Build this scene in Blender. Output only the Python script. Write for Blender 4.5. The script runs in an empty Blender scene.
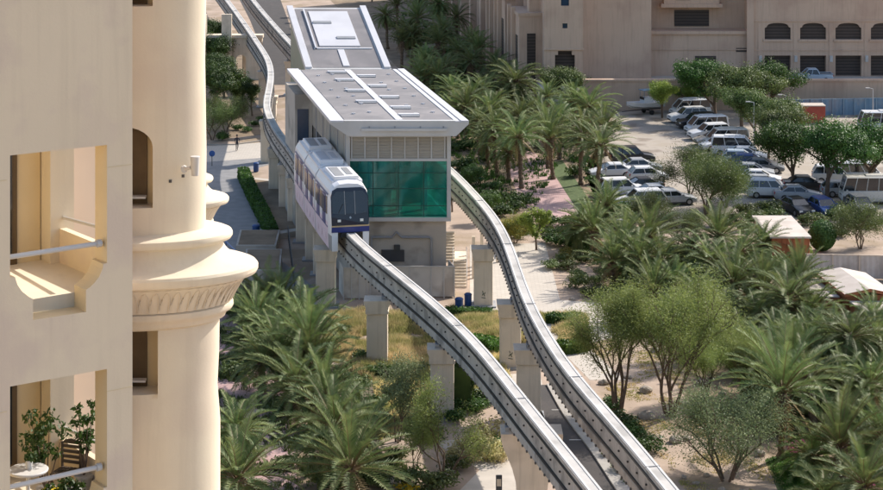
import bpy, bmesh, math, random
from mathutils import Vector, Matrix, noise
random.seed(7)
sc = bpy.context.scene
COL = sc.collection
F = 2000.0; YH = -215.0; CX = 441.5; CH = 40.0
# ---------------- camera: level, 40 m up, lens shifted down ----------------
cam = bpy.data.objects.new('camera', bpy.data.cameras.new('camera'))
COL.objects.link(cam); sc.camera = cam
cam.location = (0, 0, CH); cam.rotation_euler = (math.pi/2, 0, 0)
cam.data.sensor_width = 36; cam.data.lens = 36*F/883
cam.data.shift_y = -460/883; cam.data.clip_end = 4000; cam.data.clip_start = 1
# ---------------- sky, sun, exposure ----------------
EL = math.radians(38); AZ = math.atan2(.79, .61)
w = bpy.data.worlds.new('World'); sc.world = w; w.use_nodes = True
nt = w.node_tree; sky = nt.nodes.new('ShaderNodeTexSky'); sky.sky_type = 'NISHITA'
sky.sun_disc = False; sky.sun_elevation = EL; sky.sun_rotation = AZ
sky.dust_density = 2.0; sky.air_density = 1.0
bg = nt.nodes['Background']; bg.inputs['Strength'].default_value = .14
nt.links.new(sky.outputs[0], bg.inputs['Color'])
sl = bpy.data.lights.new('sun', 'SUN'); so = bpy.data.objects.new('sun', sl); COL.objects.link(so)
sl.energy = 3.9; sl.angle = math.radians(.5); sl.color = (1, .94, .86)
sd = Vector((math.sin(AZ)*math.cos(EL), math.cos(AZ)*math.cos(EL), math.sin(EL)))
so.rotation_euler = sd.to_track_quat('Z', 'Y').to_euler(); so.location = sd*300
sc.view_settings.view_transform = 'Standard'; sc.view_settings.look = 'None'
sc.view_settings.gamma = 1; sc.view_settings.exposure = .7
sc.render.engine = 'CYCLES'
try:
    sc.cycles.max_bounces = 6; sc.cycles.transparent_max_bounces = 8
except Exception: pass

# ---------------- helpers ----------------
def P(px, py, h=0.0):
    d = F*(CH-h)/(py-YH)
    return Vector(((px-CX)*d/F, d, h))
def PD(px, py, d):
    return Vector(((px-CX)*d/F, d, CH-(py-YH)*d/F))
def rnd(a, b): return random.uniform(a, b)

def _noise(nt, scale, detail=4, coord='Object'):
    tc = nt.nodes.new('ShaderNodeTexCoord'); n = nt.nodes.new('ShaderNodeTexNoise')
    n.inputs['Scale'].default_value = scale; n.inputs['Detail'].default_value = detail
    nt.links.new(tc.outputs[coord], n.inputs['Vector']); return n
def mat(name, c, rough=.7, c2=None, scale=1.5, bump=0.0, bscale=8, metal=0.0, spec=.5, stains=None, sscale=.4, detail=5, alpha=None, contrast=(.35,.65), emit=None, streak=0):
    m = bpy.data.materials.new(name); m.use_nodes = True; nt = m.node_tree
    b = nt.nodes['Principled BSDF']
    b.inputs['Roughness'].default_value = rough; b.inputs['Metallic'].default_value = metal
    b.inputs['Specular IOR Level'].default_value = spec
    if c2 is None: c2 = tuple(x*.86 for x in c)
    n = _noise(nt, scale, detail)
    r = nt.nodes.new('ShaderNodeValToRGB'); r.color_ramp.elements[0].position = contrast[0]; r.color_ramp.elements[1].position = contrast[1]
    r.color_ramp.elements[0].color = (*c2, 1); r.color_ramp.elements[1].color = (*c, 1)
    nt.links.new(n.outputs['Fac'], r.inputs['Fac'])
    out = r.outputs['Color']
    if stains:
        n2 = _noise(nt, sscale, 6)
        r2 = nt.nodes.new('ShaderNodeValToRGB'); r2.color_ramp.elements[0].position = .5; r2.color_ramp.elements[1].position = .62
        r2.color_ramp.elements[0].color = (0,0,0,1); r2.color_ramp.elements[1].color = (1,1,1,1)
        nt.links.new(n2.outputs['Fac'], r2.inputs['Fac'])
        mx = nt.nodes.new('ShaderNodeMix'); mx.data_type = 'RGBA'
        nt.links.new(r2.outputs['Color'], mx.inputs['Factor']); nt.links.new(out, mx.inputs['A']); mx.inputs['B'].default_value = (*stains, 1)
        out = mx.outputs['Result']
    if streak:
        tc = nt.nodes.new('ShaderNodeTexCoord'); mp = nt.nodes.new('ShaderNodeMapping'); mp.inputs['Scale'].default_value = (3.5, 3.5, .22)
        ns = nt.nodes.new('ShaderNodeTexNoise'); ns.inputs['Scale'].default_value = 1.0; ns.inputs['Detail'].default_value = 7; ns.inputs['Roughness'].default_value = .65
        nt.links.new(tc.outputs['Object'], mp.inputs[0]); nt.links.new(mp.outputs[0], ns.inputs['Vector'])
        rs = nt.nodes.new('ShaderNodeMapRange'); rs.inputs['From Min'].default_value = .5; rs.inputs['From Max'].default_value = .72; rs.inputs['To Min'].default_value = 0; rs.inputs['To Max'].default_value = streak*1.6
        nt.links.new(ns.outputs['Fac'], rs.inputs['Value'])
        m2 = nt.nodes.new('ShaderNodeMix'); m2.data_type = 'RGBA'; nt.links.new(rs.outputs[0], m2.inputs['Factor']); nt.links.new(out, m2.inputs['A']); m2.inputs['B'].default_value = (c[0]*.45, c[1]*.42, c[2]*.4, 1); out = m2.outputs['Result']
    nt.links.new(out, b.inputs['Base Color'])
    if bump:
        n3 = _noise(nt, bscale, 6); bp = nt.nodes.new('ShaderNodeBump'); bp.inputs['Strength'].default_value = bump
        bp.inputs['Distance'].default_value = .05
        nt.links.new(n3.outputs['Fac'], bp.inputs['Height']); nt.links.new(bp.outputs['Normal'], b.inputs['Normal'])
    if alpha is not None: b.inputs['Alpha'].default_value = alpha
    if emit: b.inputs['Emission Color'].default_value = (*emit, 1); b.inputs['Emission Strength'].default_value = 1
    return m
def leafmat(name, c, c2, scale=1.2, rough=.55, trans=.3):
    m = bpy.data.materials.new(name); m.use_nodes = True; nt = m.node_tree
    b = nt.nodes['Principled BSDF']; out = nt.nodes['Material Output']
    b.inputs['Roughness'].default_value = rough; b.inputs['Specular IOR Level'].default_value = .35
    n = _noise(nt, scale, 3)
    r = nt.nodes.new('ShaderNodeValToRGB'); r.color_ramp.elements[0].position = .38; r.color_ramp.elements[1].position = .62
    r.color_ramp.elements[0].color = (*c2, 1); r.color_ramp.elements[1].color = (*c, 1)
    nt.links.new(n.outputs['Fac'], r.inputs['Fac'])
    oi = nt.nodes.new('ShaderNodeObjectInfo'); hs = nt.nodes.new('ShaderNodeHueSaturation')
    mr = nt.nodes.new('ShaderNodeMapRange'); mr.inputs['To Min'].default_value = .75; mr.inputs['To Max'].default_value = 1.3
    nt.links.new(oi.outputs['Random'], mr.inputs['Value']); nt.links.new(mr.outputs[0], hs.inputs['Value'])
    mr2 = nt.nodes.new('ShaderNodeMapRange'); mr2.inputs['To Min'].default_value = .485; mr2.inputs['To Max'].default_value = .515
    nt.links.new(oi.outputs['Random'], mr2.inputs['Value']); nt.links.new(mr2.outputs[0], hs.inputs['Hue'])
    nt.links.new(r.outputs['Color'], hs.inputs['Color']); nt.links.new(hs.outputs[0], b.inputs['Base Color'])
    t = nt.nodes.new('ShaderNodeBsdfTranslucent'); nt.links.new(hs.outputs[0], t.inputs['Color'])
    mx = nt.nodes.new('ShaderNodeMixShader'); mx.inputs[0].default_value = trans
    nt.links.new(b.outputs[0], mx.inputs[1]); nt.links.new(t.outputs[0], mx.inputs[2]); nt.links.new(mx.outputs[0], out.inputs['Surface'])
    return m

class MB:
    def __init__(s): s.v = []; s.f = []; s.mi = []
    def add(s, vs, fs, mi=0):
        o = len(s.v); s.v += [Vector(v) for v in vs]
        for f in fs: s.f.append([i+o for i in f]); s.mi.append(mi)
    def poly(s, pts, mi=0): s.add(pts, [list(range(len(pts)))], mi)
    def box(s, x0, x1, y0, y1, z0, z1, mi=0, fn=None):
        vs = [Vector((x, y, z)) for z in (z0, z1) for y in (y0, y1) for x in (x0, x1)]
        if fn: vs = [fn(*v) for v in vs]
        s.add(vs, [[0,2,3,1],[4,5,7,6],[0,1,5,4],[2,6,7,3],[0,4,6,2],[1,3,7,5]], mi)
    def cbox(s, c, sx, sy, sz, rz=0, mi=0):
        R = Matrix.Rotation(rz, 3, 'Z'); c = Vector(c)
        vs = [c + R @ Vector((x*sx/2, y*sy/2, z*sz/2)) for z in (-1, 1) for y in (-1, 1) for x in (-1, 1)]
        s.add(vs, [[0,2,3,1],[4,5,7,6],[0,1,5,4],[2,6,7,3],[0,4,6,2],[1,3,7,5]], mi)
    def prism(s, pts, off, mi=0):
        off = Vector(off); n = len(pts); a = [Vector(p) for p in pts]; b = [p+off for p in a]
        s.add(a+b, [list(range(n))[::-1], [n+i for i in range(n)]] + [[i, (i+1) % n, n+(i+1) % n, n+i] for i in range(n)], mi)
    def tube(s, pts, r, n=8, mi=0, cap=True):
        pts = [Vector(p) for p in pts]; k = len(pts)
        rs = r if isinstance(r, (list, tuple)) else [r]*k
        vs = []; ref = Vector((0, 0, 1))
        for i, p in enumerate(pts):
            t = (pts[min(i+1, k-1)]-pts[max(i-1, 0)]).normalized()
            a = t.cross(Vector((1, .3, 0)) if abs(t.z) > .9 else ref).normalized(); b = t.cross(a)
            for j in range(n):
                th = 2*math.pi*j/n; vs.append(p+(a*math.cos(th)+b*math.sin(th))*rs[i])
        fs = [[i*n+j, i*n+(j+1) % n, (i+1)*n+(j+1) % n, (i+1)*n+j] for i in range(k-1) for j in range(n)]
        if cap: fs += [list(range(n))[::-1], [(k-1)*n+j for j in range(n)]]
        s.add(vs, fs, mi)
    def lathe(s, prof, c=(0, 0, 0), n=32, sy=1.0, mi=0, cap=True, fn=None):
        vs = []; c = Vector(c)
        for (r, z) in prof:
            for j in range(n):
                th = 2*math.pi*j/n; rr = r*(fn(th, z) if fn else 1)
                vs.append(c+Vector((rr*math.cos(th), rr*math.sin(th)*sy, z)))
        k = len(prof)
        fs = [[i*n+j, i*n+(j+1) % n, (i+1)*n+(j+1) % n, (i+1)*n+j] for i in range(k-1) for j in range(n)]
        if cap: fs += [list(range(n))[::-1], [(k-1)*n+j for j in range(n)]]
        s.add(vs, fs, mi)
    def sweep(s, path, prof, mi=0, cap=True):
        n = len(prof); vs = []
        for i, p in enumerate(path):
            t = path[min(i+1, len(path)-1)]-path[max(i-1, 0)]; t.z = 0; t.normalize()
            r = Vector((t.y, -t.x, 0))
            for (a, b) in prof: vs.append(p+r*a+Vector((0, 0, b)))
        fs = [[i*n+j, i*n+(j+1) % n, (i+1)*n+(j+1) % n, (i+1)*n+j] for i in range(len(path)-1) for j in range(n)]
        if cap: fs += [list(range(n))[::-1], [(len(path)-1)*n+j for j in range(n)]]
        s.add(vs, fs, mi)
    def build(s, name, mats, parent=None, smooth=False, ang=40, world=False, bevel=0, fix=True):
        me = bpy.data.meshes.new(name)
        vs = s.v
        if world and parent is not None: vs = [v-parent.location for v in vs]
        me.from_pydata([tuple(v) for v in vs], [], s.f)
        if not isinstance(mats, (list, tuple)): mats = [mats]
        for m in mats: me.materials.append(m)
        me.polygons.foreach_set('material_index', s.mi)
        if fix and len(s.f) < 20000:
            bm = bmesh.new(); bm.from_mesh(me); bmesh.ops.recalc_face_normals(bm, faces=bm.faces)
            if bevel: bmesh.ops.bevel(bm, geom=[e for e in bm.edges if e.is_manifold and e.calc_face_angle(0) > .6], offset=bevel, segments=2, affect='EDGES', profile=.6)
            bm.to_mesh(me); bm.free()
        if smooth:
            me.polygons.foreach_set('use_smooth', [True]*len(me.polygons))
            try: me.set_sharp_from_angle(angle=math.radians(ang))
            except Exception: pass
        me.update()
        o = bpy.data.objects.new(name, me); COL.objects.link(o)
        if parent is not None: o.parent = parent
        return o
def thing(name, label, cat, loc=(0, 0, 0), rz=0, group=None, scale=1):
    o = bpy.data.objects.new(name, None); COL.objects.link(o); o.empty_display_size = .3
    o.location = loc; o.rotation_euler = (0, 0, rz); o.scale = (scale,)*3
    return tag(o, label, cat, group)
def tag(o, label, cat, group=None, kind=None):
    o['label'] = label; o['category'] = cat
    if group: o['group'] = group
    if kind: o['kind'] = kind
    return o
def kids(o): return [c for c in COL.objects if c.parent == o]
def dup(o, loc, rz=0, scale=1, label=None, group=None, ch=None):
    c = o.copy(); COL.objects.link(c); c.location = loc; c.rotation_euler = (0, 0, rz)
    c.scale = scale if isinstance(scale, tuple) else (scale,)*3
    if label: c['label'] = label
    if group: c['group'] = group
    for k in (ch if ch is not None else kids(o)):
        d = k.copy(); COL.objects.link(d); d.parent = c
        if ch is None:
            for g in kids(k):
                e = g.copy(); COL.objects.link(e); e.parent = d
    return c
def sheet(name, pts, m, z=.004, kind='structure', label=None, cat=None):
    mb = MB(); mb.poly([Vector((p.x, p.y, z)) for p in pts])
    o = mb.build(name, m)
    for p in o.data.polygons:
        if p.normal.z < 0: o.data.flip_normals(); break
    o['kind'] = kind
    return o
def smoothpath(pts, step=1.0):
    out = []; n = len(pts)
    for i in range(n-1):
        p0 = pts[max(i-1, 0)]; p1 = pts[i]; p2 = pts[i+1]; p3 = pts[min(i+2, n-1)]
        k = max(2, int((p2-p1).length/step))
        for j in range(k):
            t = j/k
            out.append(.5*((2*p1)+(p2-p0)*t+(2*p0-5*p1+4*p2-p3)*t*t+(3*p1-p0-3*p2+p3)*t**3))
    out.append(pts[-1].copy()); return out
def boolean(o, cutters):
    for c in cutters:
        md = o.modifiers.new('b', 'BOOLEAN'); md.operation = 'DIFFERENCE'; md.object = c; md.solver = 'EXACT'
    dg = bpy.context.evaluated_depsgraph_get(); dg.update()
    me = bpy.data.meshes.new_from_object(o.evaluated_get(dg)); o.modifiers.clear()
    o.data = me
    for c in cutters: bpy.data.objects.remove(c, do_unlink=True)
def stripes(m, scale, dark=.45, axis='Z'):
    nt = m.node_tree; b = nt.nodes['Principled BSDF']; src = b.inputs['Base Color'].links[0].from_socket
    tc = nt.nodes.new('ShaderNodeTexCoord'); wv = nt.nodes.new('ShaderNodeTexWave'); wv.bands_direction = axis; wv.inputs['Scale'].default_value = scale
    nt.links.new(tc.outputs['Object'], wv.inputs['Vector']); mx = nt.nodes.new('ShaderNodeMix'); mx.data_type = 'RGBA'; mx.blend_type = 'MULTIPLY'; mx.inputs['Factor'].default_value = 1
    r = nt.nodes.new('ShaderNodeMapRange'); r.inputs['To Min'].default_value = dark; nt.links.new(wv.outputs['Fac'], r.inputs['Value']); nt.links.new(src, mx.inputs['A']); nt.links.new(r.outputs[0], mx.inputs['B']); nt.links.new(mx.outputs['Result'], b.inputs['Base Color'])
ORD = ['first', 'second', 'third', 'fourth', 'fifth', 'sixth', 'seventh', 'eighth', 'ninth', 'tenth', 'eleventh', 'twelfth', 'thirteenth', 'fourteenth', 'fifteenth', 'sixteenth']

# ---------------- materials ----------------
M = {}
M['sand'] = mat('sand', (.42, .32, .245), .95, (.32, .24, .18), .35, bump=.6, bscale=3, stains=(.27, .20, .13), sscale=.22)  # base kept darker and redder, some tree shadow put into the colour
M['pave'] = mat('pale_paving', (.52, .46, .39), .85, (.42, .37, .31), .6, bump=.2)
M['lot'] = mat('dusty_lot', (.39, .345, .30), .9, (.33, .28, .22), .3, bump=.3, stains=(.22, .18, .14), sscale=.3)
M['asphalt'] = mat('asphalt', (.055, .045, .04), .85, (.04, .034, .03), .8, bump=.2)
M['kerb'] = mat('kerb_stone', (.36, .33, .29), .8, None, 2)
M['shadep'] = mat('shade_toned_paving', (.25, .24, .235), .8, (.2, .195, .19), 1.0, bump=.2)  # darker copy of the paving, shade of the path put into its colour
M['soil'] = mat('planting_soil', (.26, .19, .12), .95, (.17, .12, .075), .5, bump=.6)
M['lawn'] = mat('lawn', (.085, .12, .035), .9, (.05, .08, .02), 2.5, bump=.8, bscale=30)
M['cream'] = mat('cream_render', (.68, .595, .455), .85, (.655, .57, .435), 1.2, bump=.05, bscale=20, stains=(.63, .535, .415), sscale=.5, streak=.09)
M['creamd'] = mat('bounce_tint_render', (.66, .53, .33), .85, (.62, .495, .305), 1.2, bump=.1)  # warm bounce light painted into the reveal and recess colour
M['facade'] = mat('grey_cream_render', (.72, .60, .43), .85, (.695, .575, .41), .5, bump=.06, bscale=25, stains=(.65, .525, .40), sscale=.8, streak=.09)
M['pink'] = mat('pinkish_render', (.72, .59, .47), .85, (.69,.56,.44), .8)
M['dbrown'] = mat('brown_wood', (.12, .075, .03), .6, (.09, .055, .02), 3)
M['black'] = mat('black_rail', (.02, .02, .022), .5)
M['conc'] = mat('cream_concrete', (.70, .59, .46), .85, (.64, .54, .42), .7, bump=.1, stains=(.57, .48, .37), sscale=.6, streak=.25)
M['beam'] = mat('beam_concrete', (.46, .42, .37), .85, (.40, .365, .32), .8, bump=.15, stains=(.25, .23, .205), sscale=.7, streak=.35)
M['run'] = mat('running_surface', (.50, .47, .43), .75, (.42, .395, .36), 1.0, stains=(.33, .31, .28), sscale=.5)
M['wmetal'] = mat('white_metal', (.56, .54, .51), .45, (.5, .48, .455), .6, stains=(.46, .44, .41), sscale=.3)
M['gmetal'] = mat('grey_metal', (.30, .30, .30), .5, (.26, .26, .26), .7)
M['roofg'] = mat('grey_membrane', (.20, .185, .185), .8, (.165, .155, .155), .4, bump=.15, stains=(.24, .22, .215), sscale=.25)
M['roofw'] = mat('white_membrane', (.58, .57, .58), .6, (.52, .51, .52), .4)
M['stone'] = mat('station_stone', (.48, .43, .365), .8, (.44, .39, .33), .5, stains=(.31, .275, .23), sscale=.4)
M['stoneb'] = mat('ribbed_panel', (.42, .375, .31), .75, None, .8)
M['dglass'] = mat('dark_glass', (.02, .025, .03), .08, None, 1, spec=.8)
M['fence'] = mat('white_sheet', (.60, .56, .50), .6, (.54, .50, .44), .6, stains=(.42, .38, .33), sscale=.5)
M['bluef'] = mat('blue_sheet', (.13, .23, .33), .6, (.10, .19, .28), .6, stains=(.2, .25, .3), sscale=.5)
M['orange'] = mat('orange_timber', (.36, .12, .045), .75, (.28, .09, .035), 2)
M['wroof'] = mat('dusty_white_roof', (.54, .47, .41), .75, (.46, .39, .33), .8, stains=(.42, .36, .30), sscale=.5)
M['terra'] = mat('pink_brown_render', (.61, .44, .32), .85, (.57, .405, .295), .25, bump=.15, stains=(.51, .35, .255), sscale=.2, streak=.2)
M['terrad'] = mat('dark_shutter', (.045, .032, .026), .6)
M['bark'] = mat('bark', (.16, .11, .075), .95, (.10, .07, .05), 6, bump=.8)
M['palmbark'] = mat('palm_bark', (.20, .14, .09), .95, (.11, .075, .05), 8, bump=1)
M['palm'] = leafmat('palm_leaf', (.21, .25, .085), (.095, .145, .045), 1.0)
M['palmdry'] = leafmat('palm_dry_leaf', (.30, .22, .11), (.2, .14, .07), 1.0)
M['ghaf'] = leafmat('feathery_leaf', (.27, .315, .09), (.165, .21, .055), 1.0, trans=.4)
M['olive'] = leafmat('olive_leaf', (.14, .18, .05), (.07, .10, .03), 1.0)
M['dark'] = leafmat('dense_leaf', (.07, .13, .025), (.035, .075, .014), .9)
M['lime'] = leafmat('lime_leaf', (.26, .30, .055), (.17, .22, .04), .9, trans=.4)
M['hedge'] = leafmat('hedge_leaf', (.10, .20, .03), (.05, .11, .02), 2)
M['drygrass'] = leafmat('dry_grass_blade', (.66, .53, .28), (.34, .34, .12), .6, trans=.4)
M['flower'] = leafmat('yellow_flower', (.75, .5, .03), (.6, .4, .02), 2)
M['magenta'] = leafmat('pink_flower', (.6, .18, .30), (.45, .12, .25), 2)
M['rock'] = mat('rock', (.38, .33, .27), .9, (.24, .2, .16), 2, bump=1, bscale=5)
M['navy'] = mat('navy_paint', (.03, .045, .20), .3)
M['navyd'] = mat('dark_mask', (.018, .022, .04), .15)
M['trainw'] = mat('train_white', (.80, .78, .77), .35, (.76, .74, .73), .5)
M['trainp'] = mat('train_pink', (.76, .60, .64), .35, (.72, .57, .62), .5)
M['yel'] = mat('yellow_stripe', (.55, .40, .22), .5)
M['bluebin'] = mat('blue_plastic', (.02, .07, .22), .45)
M['lampw'] = mat('lamp_glass', (.85, .85, .8), .2)
M['red'] = mat('red_lens', (.4, .02, .02), .3)
M['tyre'] = mat('tyre_rubber', (.02, .02, .02), .85)
M['rim'] = mat('alloy_rim', (.45, .45, .46), .35, metal=.8)
M['wtrack'] = mat('worn_white_strip', (.60, .57, .53), .7, (.52, .495, .46), .8)
M['greygreen'] = leafmat('grey_green_feathery', (.23, .27, .13), (.14, .18, .075), 1.0, trans=.35)
M['rockd'] = mat('dark_bracket', (.10, .09, .08), .8)
M['twin'] = mat('train_window', (.10, .07, .05), .12, (.25, .16, .09), 1.5)  # orange reflections painted into the dark window colour
M['dgreen'] = mat('green_mullion', (.015, .06, .05), .5)
M['tealwall'] = mat('teal_glazing', (.02, .12, .10), .35, (.015, .09, .075), 1)
M['bluegl'] = mat('blue_glazing', (.03, .06, .11), .1)
M['dmetal'] = mat('dark_metal', (.05, .05, .055), .5)
M['wood'] = mat('dark_chair_wood', (.045, .03, .02), .6)
M['pot'] = mat('pale_pot', (.6, .58, .55), .6)
M['skin'] = mat('skin', (.32, .18, .11), .6)
M['navycloth'] = mat('dark_cloth', (.03, .03, .045), .9)
M['bluelt'] = mat('pale_blue_post', (.25, .36, .45), .6)
M['redp'] = mat('red_paint', (.38, .07, .04), .6, (.3, .05, .03), 1)
M['bluep'] = mat('blue_paint', (.02, .10, .35), .4)

M['terrad'] = mat('louvred_shutter', (.085, .06, .048), .6); stripes(M['terrad'], .8, .35)
stripes(M['stoneb'], 2.2, .8)
# pink block paving: procedural bricks
def brickmat(name, c1, c2, cm, scale):
    m = mat(name, c1, .85); nt = m.node_tree; b = nt.nodes['Principled BSDF']
    tc = nt.nodes.new('ShaderNodeTexCoord'); br = nt.nodes.new('ShaderNodeTexBrick')
    br.inputs['Color1'].default_value = (*c1, 1); br.inputs['Color2'].default_value = (*c2, 1); br.inputs['Mortar'].default_value = (*cm, 1)
    br.inputs['Scale'].default_value = scale; br.inputs['Mortar Size'].default_value = .015
    nt.links.new(tc.outputs['Object'], br.inputs['Vector']); nt.links.new(br.outputs['Color'], b.inputs['Base Color'])
    return m
M['pinkpave'] = brickmat('pink_paving', (.42, .27, .25), (.36, .22, .21), (.48, .36, .33), 1.2)
M['slab'] = brickmat('slab_paving', (.50, .45, .385), (.45, .40, .34), (.36, .32, .27), .8)
# ================= GROUND =================
g = MB(); g.poly([(-1500, -300, 0), (1500, -300, 0), (1500, 2500, 0), (-1500, 2500, 0)])
g = g.build('ground', M['sand']); g['kind'] = 'structure'
def S2(name, pix, m, z=.004): return sheet(name, [P(x, y) for x, y in pix], m, z)
S2('parking_lot', [(618, 112), (900, 108), (1000, 215), (870, 222), (760, 214), (600, 216), (585, 170), (600, 140)], M['lot'])
S2('garden_soil', [(330, 0), (560, 0), (600, 120), (600, 215), (700, 260), (820, 300), (1000, 360), (1000, 520), (830, 520), (790, 465), (700, 420), (640, 330), (560, 230), (470, 215), (420, 90)], M['soil'])
S2('garden_soil', [(205, 265), (285, 290), (330, 325), (300, 400), (420, 520), (190, 520)], M['soil'])
S2('garden_soil', [(205, 20), (262, 60), (262, 135), (205, 140)], M['soil'])
S2('pink_walkway', [(500, 150), (532, 150), (600, 222), (560, 232), (535, 215), (520, 200)], M['pinkpave'], .008)
S2('pink_walkway', [(205, 300), (236, 300), (292, 400), (300, 520), (225, 520), (215, 400)], M['pinkpave'], .008)
S2('plaza', [(470, 245), (545, 243), (560, 300), (640, 306), (640, 330), (585, 345), (625, 380), (590, 380), (555, 345), (540, 312), (470, 312)], M['slab'], .008)
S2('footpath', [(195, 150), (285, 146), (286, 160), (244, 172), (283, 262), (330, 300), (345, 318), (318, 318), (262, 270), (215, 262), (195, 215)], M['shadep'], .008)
S2('footpath', [(195, 147), (300, 140), (300, 155), (195, 163)], M['slab'], .012)
S2('footpath', [(430, 440), (520, 440), (530, 455), (560, 520), (430, 520), (480, 470)], M['pave'], .008)
S2('footpath', [(460, 378), (540, 372), (545, 400), (470, 408)], M['pave'], .008)
S2('lawn', [(548, 165), (562, 160), (600, 215), (583, 219)], M['lawn'], .012)
S2('lawn', [(765, 460), (795, 450), (830, 520), (790, 520)], M['lawn'], .012)
S2('parking_verge', [(735, 222), (900, 222), (900, 250), (800, 250), (735, 240)], M['sand'], .008)
# service road between the tracks with kerb and pale edge strip
rd = [P(x, y) for x, y in [(525, 385), (540, 420), (558, 455), (575, 490), (610, 560)]]
rd2 = [P(x, y) for x, y in [(556, 385), (574, 416), (600, 450), (627, 490), (676, 560)]]
sheet('service_road', rd+rd2[::-1], M['asphalt'], .016)
k = MB(); pth = smoothpath([Vector((p.x+.1, p.y, 0)) for p in rd2], 1.5)
k.sweep(pth, [(-.05, 0), (-.05, .12), (.75, .12), (.75, 0)]); k = k.build('kerb', M['kerb']); k['kind'] = 'structure'
k = MB(); k.sweep(smoothpath([Vector((p.x, p.y, 0)) for p in rd], 1.5), [(-.3, 0), (-.3, .12), (0, .12), (0, 0)]); k = k.build('kerb', M['kerb']); k['kind'] = 'structure'
k = MB()
for y in (410, 440): 
    a = P(561+(y-410)*.6, y); k.cbox((a.x, a.y, .02), 1.2, .12, .01)
k = k.build('road_marking', M['run']); k['kind'] = 'structure'
ra = [P(x, y) for x, y in [(232, -15), (250, 20), (266, 60), (270, 85)]]; rb = [P(x, y) for x, y in [(275, -15), (288, 20), (300, 60), (300, 85)]]
sheet('service_road', ra+rb[::-1], M['asphalt'], .016)
k = MB()
for poly in ([(205, 145), (235, 145), (262, 141), (300, 138)], [(735, 221), (800, 223), (900, 223)]):
    k.sweep(smoothpath([P(x, y) for x, y in poly], 2), [(-.1, 0), (-.1, .12), (.1, .12), (.1, 0)])
k = k.build('kerb', M['kerb']); k['kind'] = 'structure'

# ================= MONORAIL =================
TH = 6.7
t1px = [(205, -28), (227, 0), (246, 26), (259.6, 46), (268.5, 61), (271, 76), (268.5, 92), (266, 106), (270.5, 119), (279.5, 134.5), (290, 147), (311, 180), (337, 217), (358, 242), (375, 255.5), (395, 271), (420, 291.5), (441, 309), (460, 326), (483, 350), (506, 379), (528, 408), (550, 434), (595, 490), (640, 548), (686, 610), (750, 700)]
t2px = [(232, -30), (253, 0), (284, 36), (310, 62), (345, 90), (385, 118), (420, 145), (452, 171), (476, 196), (494, 217), (506, 238), (512, 255), (517, 270), (526, 297), (536, 318), (551, 344), (574, 377), (599, 404), (626, 435), (672, 490), (716, 545), (765, 606), (832, 700)]
T1 = smoothpath([P(x, y, TH) for x, y in t1px], 1.5); T2 = smoothpath([P(x, y, TH) for x, y in t2px], 1.5)
# relax
for T in (T1, T2):
    for _ in range(12):
        q = [p.copy() for p in T]
        for i in range(1, len(T)-1): T[i] = (q[i-1]+2*q[i]+q[i+1])/4
def track(T, label):
    t = thing('monorail_beam', label, 'monorail track', (T[len(T)//2].x, T[len(T)//2].y, 0), group='the two monorail guideway beams')
    b = MB(); b.sweep(T, [(-.36, -.02), (.36, -.02), (.36, -.5), (.28, -.58), (.28, -1.45), (.36, -1.55), (.36, -1.95), (-.36, -1.95), (-.36, -1.55), (-.28, -1.45), (-.28, -.58), (-.36, -.5)])
    b.build('girder', M['beam'], t, world=True)
    b = MB(); b.sweep(T, [(-.37, 0), (.37, 0), (.37, -.05), (-.37, -.05)]); b.build('running_surface', M['run'], t, world=True)
    for q_ in (-.27, .27): b = MB(); b.sweep(T, [(q_-.045, .001), (q_-.045, .03), (q_+.045, .03), (q_+.045, .001)]); b.build('wheel_track', M['wtrack'], t, world=True)
    for s in (-1, 1):
        b = MB()
        b.sweep(T, [(s*.362, -.24), (s*.42, -.24), (s*.42, -.36), (s*.362, -.36)] )
        b.sweep(T, [(s*.28, -1.3), (s*.38, -1.3), (s*.38, -1.42), (s*.28, -1.42)])
        acc = 0
        for i in range(1, len(T)):
            d = T[i]-T[i-1]; acc += d.length
            if acc > 1.2:
                acc = 0; tt = d.normalized(); r = Vector((tt.y, -tt.x, 0)); a = math.atan2(tt.y, tt.x)
                b.cbox(T[i]+r*s*.32+Vector((0, 0, -.85)), .08, .09, .08, a)
        b.build('power_rail', M['black'], t, world=True)
        b = MB(); acc = 0
        for i in range(1, len(T)):
            d = T[i]-T[i-1]; acc += d.length
            tt = d.normalized(); r = Vector((tt.y, -tt.x, 0)); a = math.atan2(tt.y, tt.x)
            for q in (0, .5): b.cbox(T[i-1]+d*q+r*s*.40+Vector((0, 0, -1.93)), .13, .07, .1, a)
        b.build('cable_cleats', M['rockd'] if 'rockd' in M else M['gmetal'], t, world=True)
    b = MB(); acc = 0       # expansion joints across the top
    for i in range(1, len(T)):
        d = T[i]-T[i-1]; acc += d.length
        if acc > 15:
            acc = 0; a = math.atan2(d.y, d.x); b.cbox(T[i]+Vector((0, 0, .004)), .05, .75, .08, a)
    b.build('joint', M['gmetal'], t, world=True)
track(T1, 'curved white topped monorail beam carrying the train, left of the station')
track(T2, 'curved white topped monorail beam passing right of the station, without a train')
def at_z(T, z):
    best = min(T, key=lambda p: abs(p.y-z)); i = T.index(best)
    d = (T[min(i+1, len(T)-1)]-T[max(0, i-1)]); return best, math.atan2(d.y, d.x)+math.pi/2
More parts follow.
